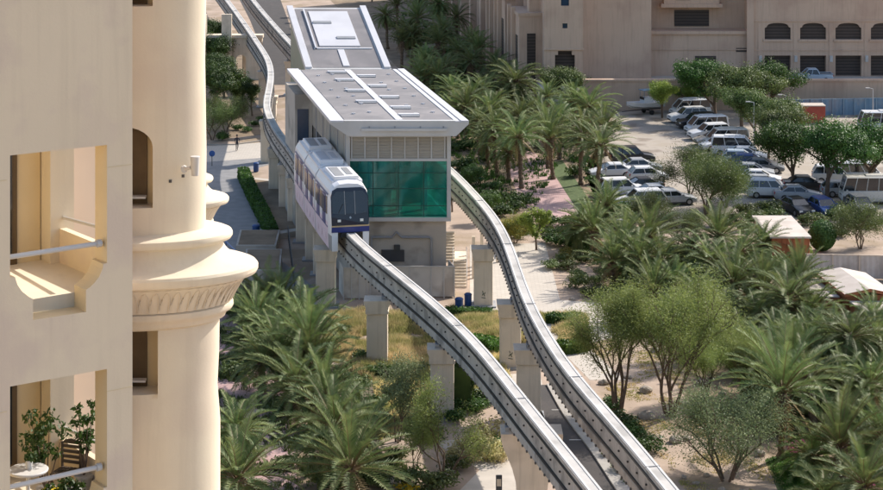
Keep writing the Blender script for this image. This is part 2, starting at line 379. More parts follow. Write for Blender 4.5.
def pillar(T, z, label, wdt=1.45, emblem=False, flare=.0, off=0.0):
    p, a = at_z(T, z)
    t = thing('monorail_pillar', label, 'pillar', (p.x+off, p.y, 0), group='monorail pillars')
    top = TH-2.25; hw = wdt/2
    b = MB()
    b.prism([Vector((x, y, 0)) for x, y in [(-hw, -hw*.9), (hw, -hw*.9), (hw, hw*.9), (-hw, hw*.9)]], (0, 0, top-(3.61 if flare else .9)))
    b.build('shaft', M['conc'], t, bevel=.1)
    b = MB(); z0 = top-.9; rings = [(hw, z0+.001), (hw*1.1, z0+.02), (hw*1.1, z0+.18), (hw*1.03, z0+.22), (hw*1.12+flare*.3, z0+.5), (hw*1.27+flare, z0+.75), (hw*1.27+flare, z0+.9)]
    if flare:
        rings = [(hw, top-3.6), (hw*1.02, top-3.3), (hw*1.12, top-2.6), (hw*1.35, top-1.9), (hw*1.7, top-1.2), (hw*2.0, top-.7), (hw*2.12, top-.25), (hw*2.12, top)]
    vs = []; 
    for r, z_ in rings: vs += [Vector((-r, -hw*1.1, z_)), Vector((r, -hw*1.1, z_)), Vector((r, hw*1.1, z_)), Vector((-r, hw*1.1, z_))]
    fs = [[i*4+j, i*4+(j+1) % 4, (i+1)*4+(j+1) % 4, (i+1)*4+j] for i in range(len(rings)-1) for j in range(4)]+[[3, 2, 1, 0], [len(vs)-4+j for j in range(4)]]
    b.add(vs, fs); b.build('capital', M['conc'], t)
    b = MB(); b.cbox((-off, 0, top+.11), .9, .8, .22); b.build('bearing', M['gmetal'], t)
    b = MB(); b.cbox((0, 0, .06), wdt+.5, wdt+.4, .12); b.build('footing', M['gmetal'], t)
    if emblem:
        b = MB(); y = -hw*.9-.01
        for (x0, z0_, x1, z1) in [(-.1, .9, .0, 1.05), (.0, 1.05, .1, .85), (-.15, .75, .16, .7), (-.02, 1.1, -.06, 1.25), (.08, 1.0, .14, 1.15)]:
            b.tube([(x0, y, z0_), (x1, y, z1)], .025, 5)
        b.build('painted_mark', M['hedged'], t)
    return t
M['hedged'] = mat('dark_green_paint', (.03, .07, .04), .6)
pillar(T1, 153, 'cream pillar under the nose of the stopped train', 1.5, off=-.95)
pillar(T1, 138.5, 'cream pillar in the dry grass just in front of the train', 1.45, off=-.75)
pillar(T1, 126.5, 'cream pillar under the left beam standing behind feathery shrubs', 1.5)
pillar(T1, 110.5, 'flared cream pillar at the bottom edge under the left beam', 1.6, True, .9, 1.0)
pillar(T1, 96, 'cream pillar under the left beam below the bottom edge', 1.6)
pillar(T2, 153.3, 'marked cream pillar beside the station steps under the right beam', 1.45, True, 0, -.8)
pillar(T2, 138.2, 'marked cream pillar behind the bright hedge under the right beam', 1.45, True, 0, -.45)
pillar(T2, 127, 'cream pillar beside the service road under the right beam', 1.5, False, 0, -.3)
pillar(T2, 99, 'cream pillar beside the service road below the lower edge', 1.5)
for i, z in enumerate((163, 169, 175, 181, 187, 195)):
    pillar(T1, z, 'shaded grey pillar beside the station wall, %s one behind the train nose pillar' % ORD[i], 1.0)
for i, z in enumerate((212, 228, 248, 275)):
    pillar(T1, z, 'cream pillar under the far left curve, %s one behind the footpath' % ORD[i], 1.3)
for i, z in enumerate((225, 258)):
    pillar(T2, z, 'cream pillar under the right beam beyond the station, %s one back' % ORD[i], 1.3)

# ================= TRAIN =================
def dist_index(T, start_z, length):
    i0 = min(range(len(T)), key=lambda i: abs(T[i].y-start_z)); return i0
i0 = min(range(len(T1)), key=lambda i: abs(T1[i].y-148.2))
# path backwards from nose
tp = [T1[i].copy() for i in range(i0, 0, -1)]
def along(s):
    acc = 0
    for i in range(1, len(tp)):
        d = (tp[i]-tp[i-1]).length
        if acc+d >= s:
            t = (s-acc)/d; p = tp[i-1].lerp(tp[i], t); dr = (tp[i]-tp[i-1]).normalized()
            a = tp[max(i-3, 0)]; b = tp[min(i+3, len(tp)-1)]; dr = (b-a).normalized()
            return p, dr
        acc += d
    return tp[-1], (tp[-1]-tp[-2]).normalized()
TR = thing('monorail_train', 'white and pink monorail train with dark blue nose stopped beside the station', 'train', (tp[0].x, tp[0].y, 0))
def Q(s, x, z):   # s metres back from nose, x to the right (camera side right), z above beam top
    if s >= 0: p, d = along(s)
    else:
        p, d = along(0); p = p+d*s
    r = Vector((d.y, -d.x, 0))
    return p+r*x+Vector((0, 0, z))
sec = [(-1.42, -1.35), (-1.47, -.2), (-1.49, .6), (-1.49, 2.3), (-1.40, 3.0), (-1.15, 3.42), (-.75, 3.6), (0, 3.66), (.75, 3.6), (1.15, 3.42), (1.40, 3.0), (1.49, 2.3), (1.49, .6), (1.47, -.2), (1.42, -1.35), (.98, -1.35), (.98, .15), (-.98, .15), (-.98, -1.35)]
cars = [(1.3, 7.2), (7.6, 13.4), (13.8, 19.4)]
for ci, (s0, s1) in enumerate(cars):
    b = MB(); n = 8; vs = []; N = len(sec)
    ss = [s0+(s1-s0)*i/n for i in range(n+1)]
    for s in ss: vs += [Q(s, x, z) for x, z in sec]
    for i in range(n):
        for j in range(N):
            mid = (sec[j][1]+sec[(j+1) % N][1])/2; mi = 1 if (j in (0, 1, 12, 13)) else 0
            b.add([vs[i*N+j], vs[i*N+(j+1) % N], vs[(i+1)*N+(j+1) % N], vs[(i+1)*N+j]], [[0, 1, 2, 3]], mi)
    b.add([vs[j] for j in range(N)], [list(range(N))]); b.add([vs[n*N+j] for j in range(N)], [list(range(N))])
    bm_o = b.build('car_body', [M['trainw'], M['trainp']], TR, smooth=True, world=True)
    # roof unit
    sm = s0+2.2 if ci == 0 else (s0+s1)/2-.3
    b = MB(); b.box(-.95, .95, sm-1.8, sm+2.2, 3.5, 3.9, fn=lambda x, s, z: Q(s, x, z)); u = b.build('roof_unit', M['trainw'], TR, world=True, bevel=.06)
    b = MB(); b.box(-.8, -.1, sm-1.5, sm+1.8, 3.9, 3.93, fn=lambda x, s, z: Q(s, x, z)); b.box(.15, .6, sm-1.2, sm+1.5, 3.9, 3.93, fn=lambda x, s, z: Q(s, x, z)); 
    g_ = b.build('grille', M['gmetal'] if ci != 1 else M['roofw'], u, world=False); g_.data.transform(Matrix.Translation(-TR.location))
    b = MB(); b.box(-1.2, -.96, s0+.3, s1-.3, 3.43, 3.6, fn=lambda x, s, z: Q(s, x, z)); b.box(.96, 1.2, s0+.3, s1-.3, 3.43, 3.6, fn=lambda x, s, z: Q(s, x, z)); b.build('roof_rail', M['trainw'], TR, world=True)
    for sd_ in (-1, 1):
        L = s1-s0; dw = 1.25
        doors = [s0+L*.27, s0+L*.73]
        for d in doors:
            b = MB(); b.box(sd_*1.50, sd_*1.53, d-dw/2, d+dw/2, .3, 2.55, fn=lambda x, s, z: Q(s, x, z)); db = b.build('door', M['navy'], TR, world=True)
            for q in (-.3, .3):
                b = MB(); b.box(sd_*1.53, sd_*1.545, d+q-.22, d+q+.22, 1.1, 2.35, fn=lambda x, s, z: Q(s, x, z)); o = b.build('door_window', M['dglass'], db); o.data.transform(Matrix.Translation(-TR.location))
        for (a, c) in [(s0+.25, doors[0]-dw/2-.15), (doors[0]+dw/2+.15, (s0+s1)/2-.06), ((s0+s1)/2+.06, doors[1]-dw/2-.15), (doors[1]+dw/2+.15, s1-.25)]:
            b = MB(); b.box(sd_*1.495, sd_*1.515, a, c, 1.15, 2.45, fn=lambda x, s, z: Q(s, x, z)); b.build('window', M['twin'] if 'twin' in M else M['dglass'], TR, world=True)
        b = MB(); b.box(sd_*1.495, sd_*1.51, s0+.05, s1-.05, 2.6, 2.72, fn=lambda x, s, z: Q(s, x, z)); b.box(sd_*1.495, sd_*1.505, s0+.05, s1-.05, .2, .28, fn=lambda x, s, z: Q(s, x, z)); b.build('stripe', M['navy'], TR, world=True)
        for q in (.25, .55, .85):
            b = MB(); sq = s0+L*q; b.box(sd_*1.49, sd_*1.50, sq-.55, sq+.4, -.9, -.35, fn=lambda x, s, z: Q(s, x*.985, z)); b.build('skirt_panel', M['trainp'], TR, world=True)
for s in (7.2, 13.4):
    b = MB(); n2 = [(x*.9, z*.95) for x, z in sec if z > 0]; vs = []
    for q in (s, s+.4): vs += [Q(q, x, z) for x, z in n2]
    N = len(n2); b.add(vs, [[j, (j+1) % N, N+(j+1) % N, N+j] for j in range(N)]); b.build('gangway', M['black'], TR, world=True)
# nose: loft from full section to the raked face
def nose(front, sgn, s_base, glass=True):
    b = MB(); vs = []; up = [p for p in sec]
    N = len(up); K = [(0, 1, 0), (.45, .995, .03), (.85, .98, .10), (1.15, .955, .2)]
    for (d, k, dz) in K:
        for (x, z) in up:
            rake = .32*max(0, z-1.0)/2.6*(d/1.15)*2.0
            zz = z*(1-dz*.18) if z > 2 else z
            kx = k if z > -.3 else 1-(1-k)*.5
            vs.append(Q(s_base-sgn*(d-rake*(1 if d > 0 else 0)), x*kx, zz))
    for i in range(len(K)-1):
        for j in range(N):
            mi = 1 if (j in (0, 13)) else 0
            b.add([vs[i*N+j], vs[i*N+(j+1) % N], vs[(i+1)*N+(j+1) % N], vs[(i+1)*N+j]], [[0, 1, 2, 3]], mi)
    l = (len(K)-1)*N
    # face as strips
    top = [j for j in range(N)]
    b.add([vs[l+j] for j in range(N)], [top])
    b.build('nose_shell', [M['trainw'], M['gmetal']], TR, smooth=True, world=True)
    def fp(x, z, o=0):
        rake = .32*max(0, z-1.0)/2.6*2.0
        return Q(s_base-sgn*(1.15-rake+o), x, z)
    def panel(name, pts, m, o=.03, par=TR):
        b = MB(); a = [fp(x, z, o) for x, z in pts]; c = [fp(x, z, -.12) for x, z in pts]; n = len(pts)
        b.add(a+c, [list(range(n))]+[[i, (i+1) % n, n+(i+1) % n, n+i] for i in range(n)])
        ob = b.build(name, m, par); ob.data.transform(Matrix.Translation(-TR.location)); return ob
    mk = panel('nose_mask', [(-1.38, .55), (1.38, .55), (1.41, 1.2), (1.41, 2.6), (1.28, 3.05), (.9, 3.24), (-.9, 3.24), (-1.28, 3.05), (-1.41, 2.6), (-1.41, 1.2)], M['navyd'], .02)
    panel('windscreen', [(-1.34, 1.45), (-.42, 1.35), (-.42, 3.0), (-1.0, 3.0), (-1.34, 2.6)], M['dglass'], .045, mk)
    panel('windscreen', [(1.34, 1.45), (.42, 1.35), (.42, 3.0), (1.0, 3.0), (1.34, 2.6)], M['dglass'], .045, mk)
    panel('windscreen', [(-.34, 1.4), (.34, 1.4), (.34, 2.95), (-.34, 2.95)], M['dglass'], .045, mk)
    for x in (-.38, .38): panel('pillar_trim', [(x-.025, 1.35), (x+.025, 1.35), (x+.025, 3.0), (x-.025, 3.0)], M['gmetal'], .05, mk)
    for x in (-.85, .85):
        hb = panel('headlight', [(x-.12, .82), (x+.12, .82), (x+.12, 1.0), (x-.12, 1.0)], M['hl'], .06)
    panel('nose_stripe', [(-1.42, .45), (1.42, .45), (1.42, .55), (-1.42, .55)], M['yel'], .06)
    panel('nose_band', [(-1.42, .05), (1.42, .05), (1.42, .44), (-1.42, .44)], M['navy'], .05)
    panel('coupler', [(-.8, -.3), (.8, -.3), (.7, .04), (-.7, .04)], M['black'], .25)
    panel('nose_emblem', [(0, 1.22), (.09, 1.12), (0, 1.02), (-.09, 1.12)], M['rim'], .05)
    panel('wiper', [(-.9, 1.5), (-.86, 1.46), (-.5, 2.1), (-.54, 2.14)], M['black'], .07)
M['hl'] = mat('headlight_lens', (.9, .9, .85), .15)
M['hl'].node_tree.nodes['Principled BSDF'].inputs['Emission Color'].default_value = (1, 1, .9, 1)
M['hl'].node_tree.nodes['Principled BSDF'].inputs['Emission Strength'].default_value = 0
nose(True, 1, 1.3)
nose(False, -1, 19.4)

# ================= STATION =================
ST = thing('monorail_station', 'long grey roofed station building with green glazed front end', 'station', (-3.4, 158, 0))
def S(x, y, h): return Vector((x-.1955*y, y+158, h))
def sb(name, lst, m, par=ST, bevel=0, mis=None):
    b = MB()
    for i, (x0, x1, y0, y1, z0, z1) in enumerate(lst): b.box(x0, x1, y0, y1, z0, z1, fn=S)
    o = b.build(name, m, None if par is None else par, bevel=bevel); o.data.transform(Matrix.Translation(-ST.location)); return o
XL, XR = -7.46, .6
sb('base_wall', [(XL+.3, XR-.15, .4, 27, 0, 5.55)], M['stone'])
sb('ledge', [(XL-.1, XR+.12, -.12, 27, 5.55, 5.85)], M['wmetal'])
sb('floor_slab', [(XL+.15, XR-.15, .3, 26.8, 5.86, 6.0)], M['stone'])
# glazed front
gm = bpy.data.materials.new('green_glass'); gm.use_nodes = True; nt = gm.node_tree; bs = nt.nodes['Principled BSDF']
n = _noise(nt, .8, 5); n.inputs['Distortion'].default_value = 1.2; mp = nt.nodes.new('ShaderNodeMapping'); mp.inputs['Scale'].default_value = (1, 1, .22); nt.links.new(n.inputs['Vector'].links[0].from_socket, mp.inputs[0]); nt.links.new(mp.outputs[0], n.inputs['Vector']); r = nt.nodes.new('ShaderNodeValToRGB'); r.color_ramp.elements[0].position = .42; r.color_ramp.elements[1].position = .6
r.color_ramp.elements[0].color = (.012, .14, .12, 1); r.color_ramp.elements[1].color = (.06, .32, .29, 1); nt.links.new(n.outputs['Fac'], r.inputs['Fac']); nt.links.new(r.outputs[0], bs.inputs['Base Color'])  # reflection streaks painted into the glass colour by the stretched noise
bs.inputs['Roughness'].default_value = .06; bs.inputs['Specular IOR Level'].default_value = .7
tr = nt.nodes.new('ShaderNodeBsdfTransparent'); tr.inputs[0].default_value = (.45, .95, .88, 1); mx = nt.nodes.new('ShaderNodeMixShader'); mx.inputs[0].default_value = .55
nt.links.new(bs.outputs[0], mx.inputs[1]); nt.links.new(tr.outputs[0], mx.inputs[2]); nt.links.new(mx.outputs[0], nt.nodes['Material Output'].inputs['Surface'])
gl = sb('glass_front', [(XL+.05, XR-.02, -.02, .02, 5.88, 10.3)], gm)
sb('mullion', [(XL+.05+i*(XR-XL-.07)/4-.025, XL+.05+i*(XR-XL-.07)/4+.025, -.06, -.025, 5.88, 10.3) for i in range(5)] + [(XL+.05, XR-.02, -.055, -.024, z, z+.045) for z in (6.75, 8.1, 9.35)], M['dgreen'] if 'dgreen' in M else M['gmetal'], gl)
sb('interior_column', [(x, x+.45, y, y+.45, 6.0, 10.4) for x in (-5.4, -3.2, -1.2) for y in (2, 7)], M['wmetal'])
sb('interior_partition', [(-5.8, -3.4, 3.6, 3.8, 6.0, 9.6), (-2.4, -.6, 5.0, 5.2, 6.0, 8.9), (-6.9, -.1, 11, 11.2, 6.0, 10.4)], M['stone'])
sb('side_glass', [(XR-.06, XR-.02, .1, 26.8, 5.9, 10.3)], gm)
sb('side_glass', [(XL+.04, XL+.08, .1, 26.8, 5.9, 9.6)], M['dglass'])
# upper band
sb('upper_wall', [(XL, XR, .0, 26.9, 10.32, 12.45)], M['stoneb'])
fr = [(XL-.05, XR+.05, -.12, -.003, 10.3, 10.5), (XL-.05, XR+.05, -.12, -.003, 12.2, 12.5)]
for i in range(8):
    x = XL+.35+i*(XR-XL-.7)/7; fr.append((x-.05, x+.05, -.09, -.003, 10.5, 12.2))
sb('upper_frame', fr, M['wmetal'])
sb('louvres', [(XL+.1, XR-.1, -.05, -.003, z, z+.04) for z in (10.75, 11.0, 11.25, 11.5, 11.75, 12.0)], M['stone'])
for q_ in ((XL-.1, XL+.2), (XR-.2, XR+.1)): sb('corner_post', [(*q_, -.2, .1, 5.85, 12.5)], M['wmetal'])
# ribbed side wall panels left
sb('side_panel', [(XL-.06, XL-.003, y, y+.95, 9.65, 12.4) for y in [i*1.1+.4 for i in range(24)]], M['stoneb'])
for i in range(7): sb('side_post', [(XL-.14, XL-.004, i*4.4, i*4.4+.12, 5.9, 12.4)], M['gmetal'])
sb('rear_annex', [(-9.0, XL-.01, 21, 28.5, 0, 12.3)], M['stone'])
sb('annex_window', [(-8.8, -7.8, 20.96, 21.0, 6.5, 11)], M['bluegl'] if 'bluegl' in M else M['dglass'])
# roof slab: inverted trapezoid section
b = MB(); pr = [(-9.0, 13.62), (-9.0, 13.45), (-7.6, 12.52), (.85, 12.52), (1.84, 13.45), (1.84, 13.62)]
b.add([S(x, -1.5, z) for x, z in pr]+[S(x, 27.2, z) for x, z in pr], [list(range(6)), [6+i for i in range(6)]]+[[i, (i+1) % 6, 6+(i+1) % 6, 6+i] for i in range(6)])
rf = b.build('roof', M['wmetal'], ST); rf.data.transform(Matrix.Translation(-ST.location))
def rsb(name, lst, m): return sb(name, lst, m, rf)
rsb('membrane', [(-7.75, .72, -1.0, 26.9, 13.62, 13.66)], M['roofg'])
rsb('edge_band', [(-9.0, -7.95, -1.5, 27.2, 13.62, 13.74), (1.25, 1.84, -1.5, 27.2, 13.62, 13.74), (.78, 1.12, -1.5, 27.2, 13.62, 13.7)], M['roofw'])
rsb('front_kerb', [(-7.9, .76, -1.5, -1.04, 13.62, 13.72)], M['wmetal'])
rsb('walkway', [(-3.75, -3.2, -.9, 26.7, 13.66, 13.72)], M['roofw'])
for i, (y, sgn) in enumerate([(1.2, 1), (5.0, 1), (8.0, -1), (10.4, 1), (14.0, -1), (16.6, 1), (20.2, -1), (22.6, 1), (25.0, -1)]):
    x0, x1 = (-3.15, -1.5) if sgn > 0 else (-5.5, -3.8)
    rsb('crosswalk', [(x0, x1, y, y+.5, 13.66, 13.80)], M['roofw'])
    rsb('roof_light', [(x0+.1, x1-.1, y-.55, y-.05, 13.66, 13.74)], M['gmetal'])
for i in range(6):
    for x in (-6.8, -5.4, -1.8, -.3):
        y = 2+i*4.2+(.8 if x in (-5.4, -.3) else 0)
        rsb('anchor', [(x, x+.3, y, y+.12, 13.66, 13.76), (x+.12, x+.18, y-.2, y+.3, 13.66, 13.70)], M['roofw'])
sb('front_tube', [(-6.6, .1, -1.75, -1.55, 12.95, 13.15)], M['wmetal'])
for x in (-6, -4, -2, -.2): sb('roof_bracket', [(x, x+.1, -1.58, -1.48, 12.95, 13.3)], M['gmetal'])
# rear wedge
b = MB(); x0, x1 = -7.1, .85; pr = [(29, 0), (29, 13.3), (43, 17.1), (43, 0)]
b.add([S(x0+.35, y, z) for y, z in pr]+[S(x1-.35, y, z) for y, z in pr], [[0, 1, 2, 3], [4, 5, 6, 7]]+[[i, (i+1) % 4, 4+(i+1) % 4, 4+i] for i in range(4)])
o = b.build('rear_hall', M['tealwall'] if 'tealwall' in M else M['stone'], ST); o.data.transform(Matrix.Translation(-ST.location))
def wz(y): return 13.35+(y-29)*3.8/14
def wsl(name, lst, m, par=None):
    b = MB()
    for (xa, xb, ya, yb, d0, d1) in lst:
        b.add([S(x, y, wz(y)+d) for d in (d0, d1) for y in (ya, yb) for x in (xa, xb)], [[0,2,3,1],[4,5,7,6],[0,1,5,4],[2,6,7,3],[0,4,6,2],[1,3,7,5]])
    o = b.build(name, m, par or ST); o.data.transform(Matrix.Translation(-ST.location)); return o
r2 = wsl('rear_roof', [(x0, x1, 28.6, 43.4, .0, .3)], M['wmetal'])
wsl('membrane', [(x0+.75, x1-.75, 28.8, 43.0, .3, .33)], M['roofg'], r2)
wsl('edge_band', [(x0, x0+.6, 28.5, 43.5, .3, .5), (x1-.6, x1, 28.5, 43.5, .3, .5)], M['roofw'], r2)
wsl('white_panel', [(x0+2.0, x0+5.9, 33.6, 42.2, .33, .42)], M['roofw'], r2)
wsl('rail', [(x0+1.5, x0+1.65, 33, 42.5, .33, .5), (x0+1.4, x1-1.0, 33.0, 33.2, .33, .42), (x0+3.6, x0+4.2, 29, 32.8, .33, .4)], M['roofw'], r2)
wsl('roof_slot', [(x0+2.1, x0+3.9, 39, 39.5, .42, .5), (x0+3.9, x0+5.7, 35.2, 35.7, .42, .5)], M['gmetal'], r2)
wsl('gutter', [(x0-.05, x1+.05, 28.3, 28.5, -.1, .35)], M['wmetal'], r2)
# pipes, meter boxes, door on base wall
b = MB(); b.tube([S(-5.5, .28, 4.2), S(-3.9, .28, 4.2), S(-3.5, .28, 4.6), S(-3.1, .28, 4.2), S(-.9, .28, 4.2), S(-.75, .28, 4.05), S(-.75, .28, 1.5)], .09, 8); b.tube([S(-5.5, .28, 4.2), S(-5.5, .28, 1.5)], .09, 8)
o = b.build('pipe', M['gmetal'], ST); o.data.transform(Matrix.Translation(-ST.location))
sb('service_box', [(-4.7, -2.9, .2, .39, 2.3, 3.2), (-3.7, -3.25, .15, .39, 3.21, 3.6)], M['dmetal'] if 'dmetal' in M else M['gmetal'])
# hoarding in front
h = thing('hoarding', 'low white sheet hoarding in front of the station base wall', 'hoarding', S(-3.4, -2.5, 0))
b = MB()
for x0_, x1_, y0_, y1_ in [(-8.1, -6.0, -2.5, -2.44), (-6.0, .62, -2.0, -1.94)]:
    b.box(x0_, x1_, y0_, y1_, .1, 2.45, fn=S)
b.box(-8.1, -8.04, -2.5, .0, .1, 2.45, fn=S); b.box(.56, .62, -2.0, .3, .1, 2.45, fn=S)
b.build('sheet_panel', M['fence'], h, world=True)
b = MB()
for x_ in (-8.1, -7.5, -6.9, -6.3, -6.05): b.box(x_-.04, x_+.04, -2.56, -2.5, 0, 2.5, fn=S)
for x_ in (-4.5, -2.9, -1.2, -.2, .6): b.box(x_-.04, x_+.04, -2.06, -2.0, 0, 2.5, fn=S)
b.box(-8.1, -6.0, -2.57, -2.5, 2.4, 2.5, fn=S); b.box(-6.0, .6, -2.07, -2.0, 2.4, 2.5, fn=S)
b.build('frame', M['wmetal'], h, world=True)
# steps
stp = thing('station_steps', 'two flight concrete steps with rails right of the station base', 'steps', P(460, 288))
b = MB(); a = P(460, 288)
for i in range(9): b.box(a.x-.5, a.x+.5, a.y+i*.28, a.y+5.5, i*.18+.001, (i+1)*.18)
b.box(a.x-1.4, a.x+.6, a.y+2.6, a.y+5.5, 1.4, 1.64)
for i in range(9): b.box(a.x-1.4, a.x-.42, a.y+2.9+i*.28, a.y+5.5, 1.64+i*.18, 1.64+(i+1)*.18)
b.build('flight', M['conc'], stp, world=True)
b = MB()
for x_ in (a.x-.55, a.x+.55):
    b.tube([(x_, a.y, .9), (x_, a.y+2.5, 2.5), (x_, a.y+2.9, 2.6)], .03, 6)
    for q in range(4): b.tube([(x_, a.y+q*.8, q*.5), (x_, a.y+q*.8, .95+q*.5)], .025, 6)
b.build('handrail', M['wmetal'], stp, world=True)
b = MB()
for q in range(4): b.box(a.x+1.0+q*.7, a.x+1.25+q*.7, a.y+3.0+q*1.8, a.y+3.25+q*1.8, 0, 3.4)
b.build('gallery_post', M['conc'], stp, world=True)
# ================= LEFT APARTMENT BUILDING =================
E = Vector((-4.76, 30.8, 0)); U = Vector((-.805, -.593, 0)); IN = Vector((-.593, .805, 0))
def W(u, d, h): return E+U*u+IN*d+Vector((0, 0, h))
def FP(px, py):   # pixel -> (u,h) on the facade plane
    r = Vector(((px-CX)/F, 1, -(py-YH)/F)); nrm = IN
    t = (E-Vector((0, 0, CH))).dot(nrm)/r.dot(nrm) if False else (E.dot(nrm))/(r.dot(nrm))
    p = Vector((0, 0, CH))+r*t; return (p-E).dot(U), p.z
AB = thing('apartment_building', 'close cream apartment building with flat balcony wall and round corner tower', 'building', (E.x, E.y, 0))
b = MB(); b.box(0, 9, 0, .4, 0, 47, fn=W); wall = b.build('facade_wall', M['facade'], AB, world=True)
EX = .0
opx = [(10, 155.5), (107, 145), (107, 263), (103.5, 264), (102.5, 269), (99, 277), (94, 283.5), (89.5, 287.5), (86, 290), (86, 312), (33, 320), (33, 299), (29, 297), (22, 291.5), (17.5, 285), (15.5, 279), (15, 277), (10, 277.5)]
ouh = [FP(x, y) for x, y in opx]
PITCH = 3.42
cut = []
for fl in (0, -1, -2, -3, -4):
    b = MB(); b.prism([W(u, -.3, h+fl*PITCH) for u, h in ouh], IN*1.2); cut.append(b.build('cut', M['creamd'], AB, world=True))
bpy.context.view_layer.update()
boolean(wall, cut)
# reveals have warm bounce light painted in by a yellower colour: faces that are not in the two big planes
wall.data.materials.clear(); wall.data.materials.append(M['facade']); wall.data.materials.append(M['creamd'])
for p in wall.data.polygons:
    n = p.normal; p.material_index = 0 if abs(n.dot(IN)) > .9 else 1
umin = min(u for u, h in ouh); umax = max(u for u, h in ouh)
b = MB(); b.box(umin-.3, 9, 2.7, 9, 0, 47, fn=W); b.box(-1.6, -.05, 3.2, 3.4, 0, 47, fn=W); b.build('rear_wall', M['pink'], AB, world=True)
for fl in (0, -1, -2, -3, -4):
    hf = ouh[10][1]+fl*PITCH+.2; ht = ouh[0][1]+fl*PITCH
    b = MB(); b.box(-.0, 9, .4, 2.7, hf-.35, hf, fn=W); b.build('balcony_floor', M['cream'], AB, world=True)
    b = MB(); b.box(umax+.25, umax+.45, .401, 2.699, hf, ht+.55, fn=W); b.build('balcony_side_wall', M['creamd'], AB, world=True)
    # door and pier on the back wall
    def BW(px, d):  # u of pixel at depth d
        r = Vector(((px-CX)/F, 1, 0)); t = (E.dot(IN)+d)/r.dot(IN); return (r*t-E).dot(U)
    ua, ub, uc = BW(0, 2.69), BW(40, 2.69), BW(55, 2.3); um = BW(17, 2.6)
    b = MB(); b.box(um, ua, 2.6, 2.69, hf, ht+.5, fn=W); dr = b.build('balcony_door', M['dbrown'], AB, world=True)
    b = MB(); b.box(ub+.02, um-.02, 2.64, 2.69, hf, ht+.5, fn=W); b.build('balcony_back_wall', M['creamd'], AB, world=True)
    b = MB(); b.box(um+.1, um+.7, 2.57, 2.598, hf+.2, hf+2.1, fn=W); o = b.build('door_glass', M['dglass'], dr); o.data.transform(Matrix.Translation(-AB.location))
    b = MB(); b.box(ub-.42, ub, 2.3, 2.69, hf, ht+.5, fn=W); b.build('pier', M['cream'], AB, world=True)
    b = MB(); b.tube([W(.05, .5, hf+.82), W(.05, 2.69, hf+.7)], .03, 8); b.build('inner_rail', M['wmetal'], AB, world=True)
    b = MB(); b.box(.0, .12, .401, 2.69, hf, hf+.55, fn=W); b.build('side_parapet', M['facade'], AB, world=True)
    rl = [FP(10, 259), FP(101, 245)]
    b = MB(); b.tube([W(u, .12, h+fl*PITCH) for u, h in (rl[0], rl[1])], .038, 10)
    b.tube([W(rl[1][0]+.02, .12, rl[1][1]+fl*PITCH), W(rl[1][0]-.06, .12, rl[1][1]+fl*PITCH)], .06, 10)
    b.build('balcony_rail', M['wmetal'], AB, world=True)
    b = MB(); u0, h0 = FP(107, 167); u1, h1 = FP(8, 177); b.box(-.001, u0, -.004, .0, h0+fl*PITCH-.012, h0+fl*PITCH, fn=W); b.box(u1+.02, 8.9, -.004, 0, h0+fl*PITCH-.012, h0+fl*PITCH, fn=W); b.build('wall_joint', M['creamd'], AB, world=True)
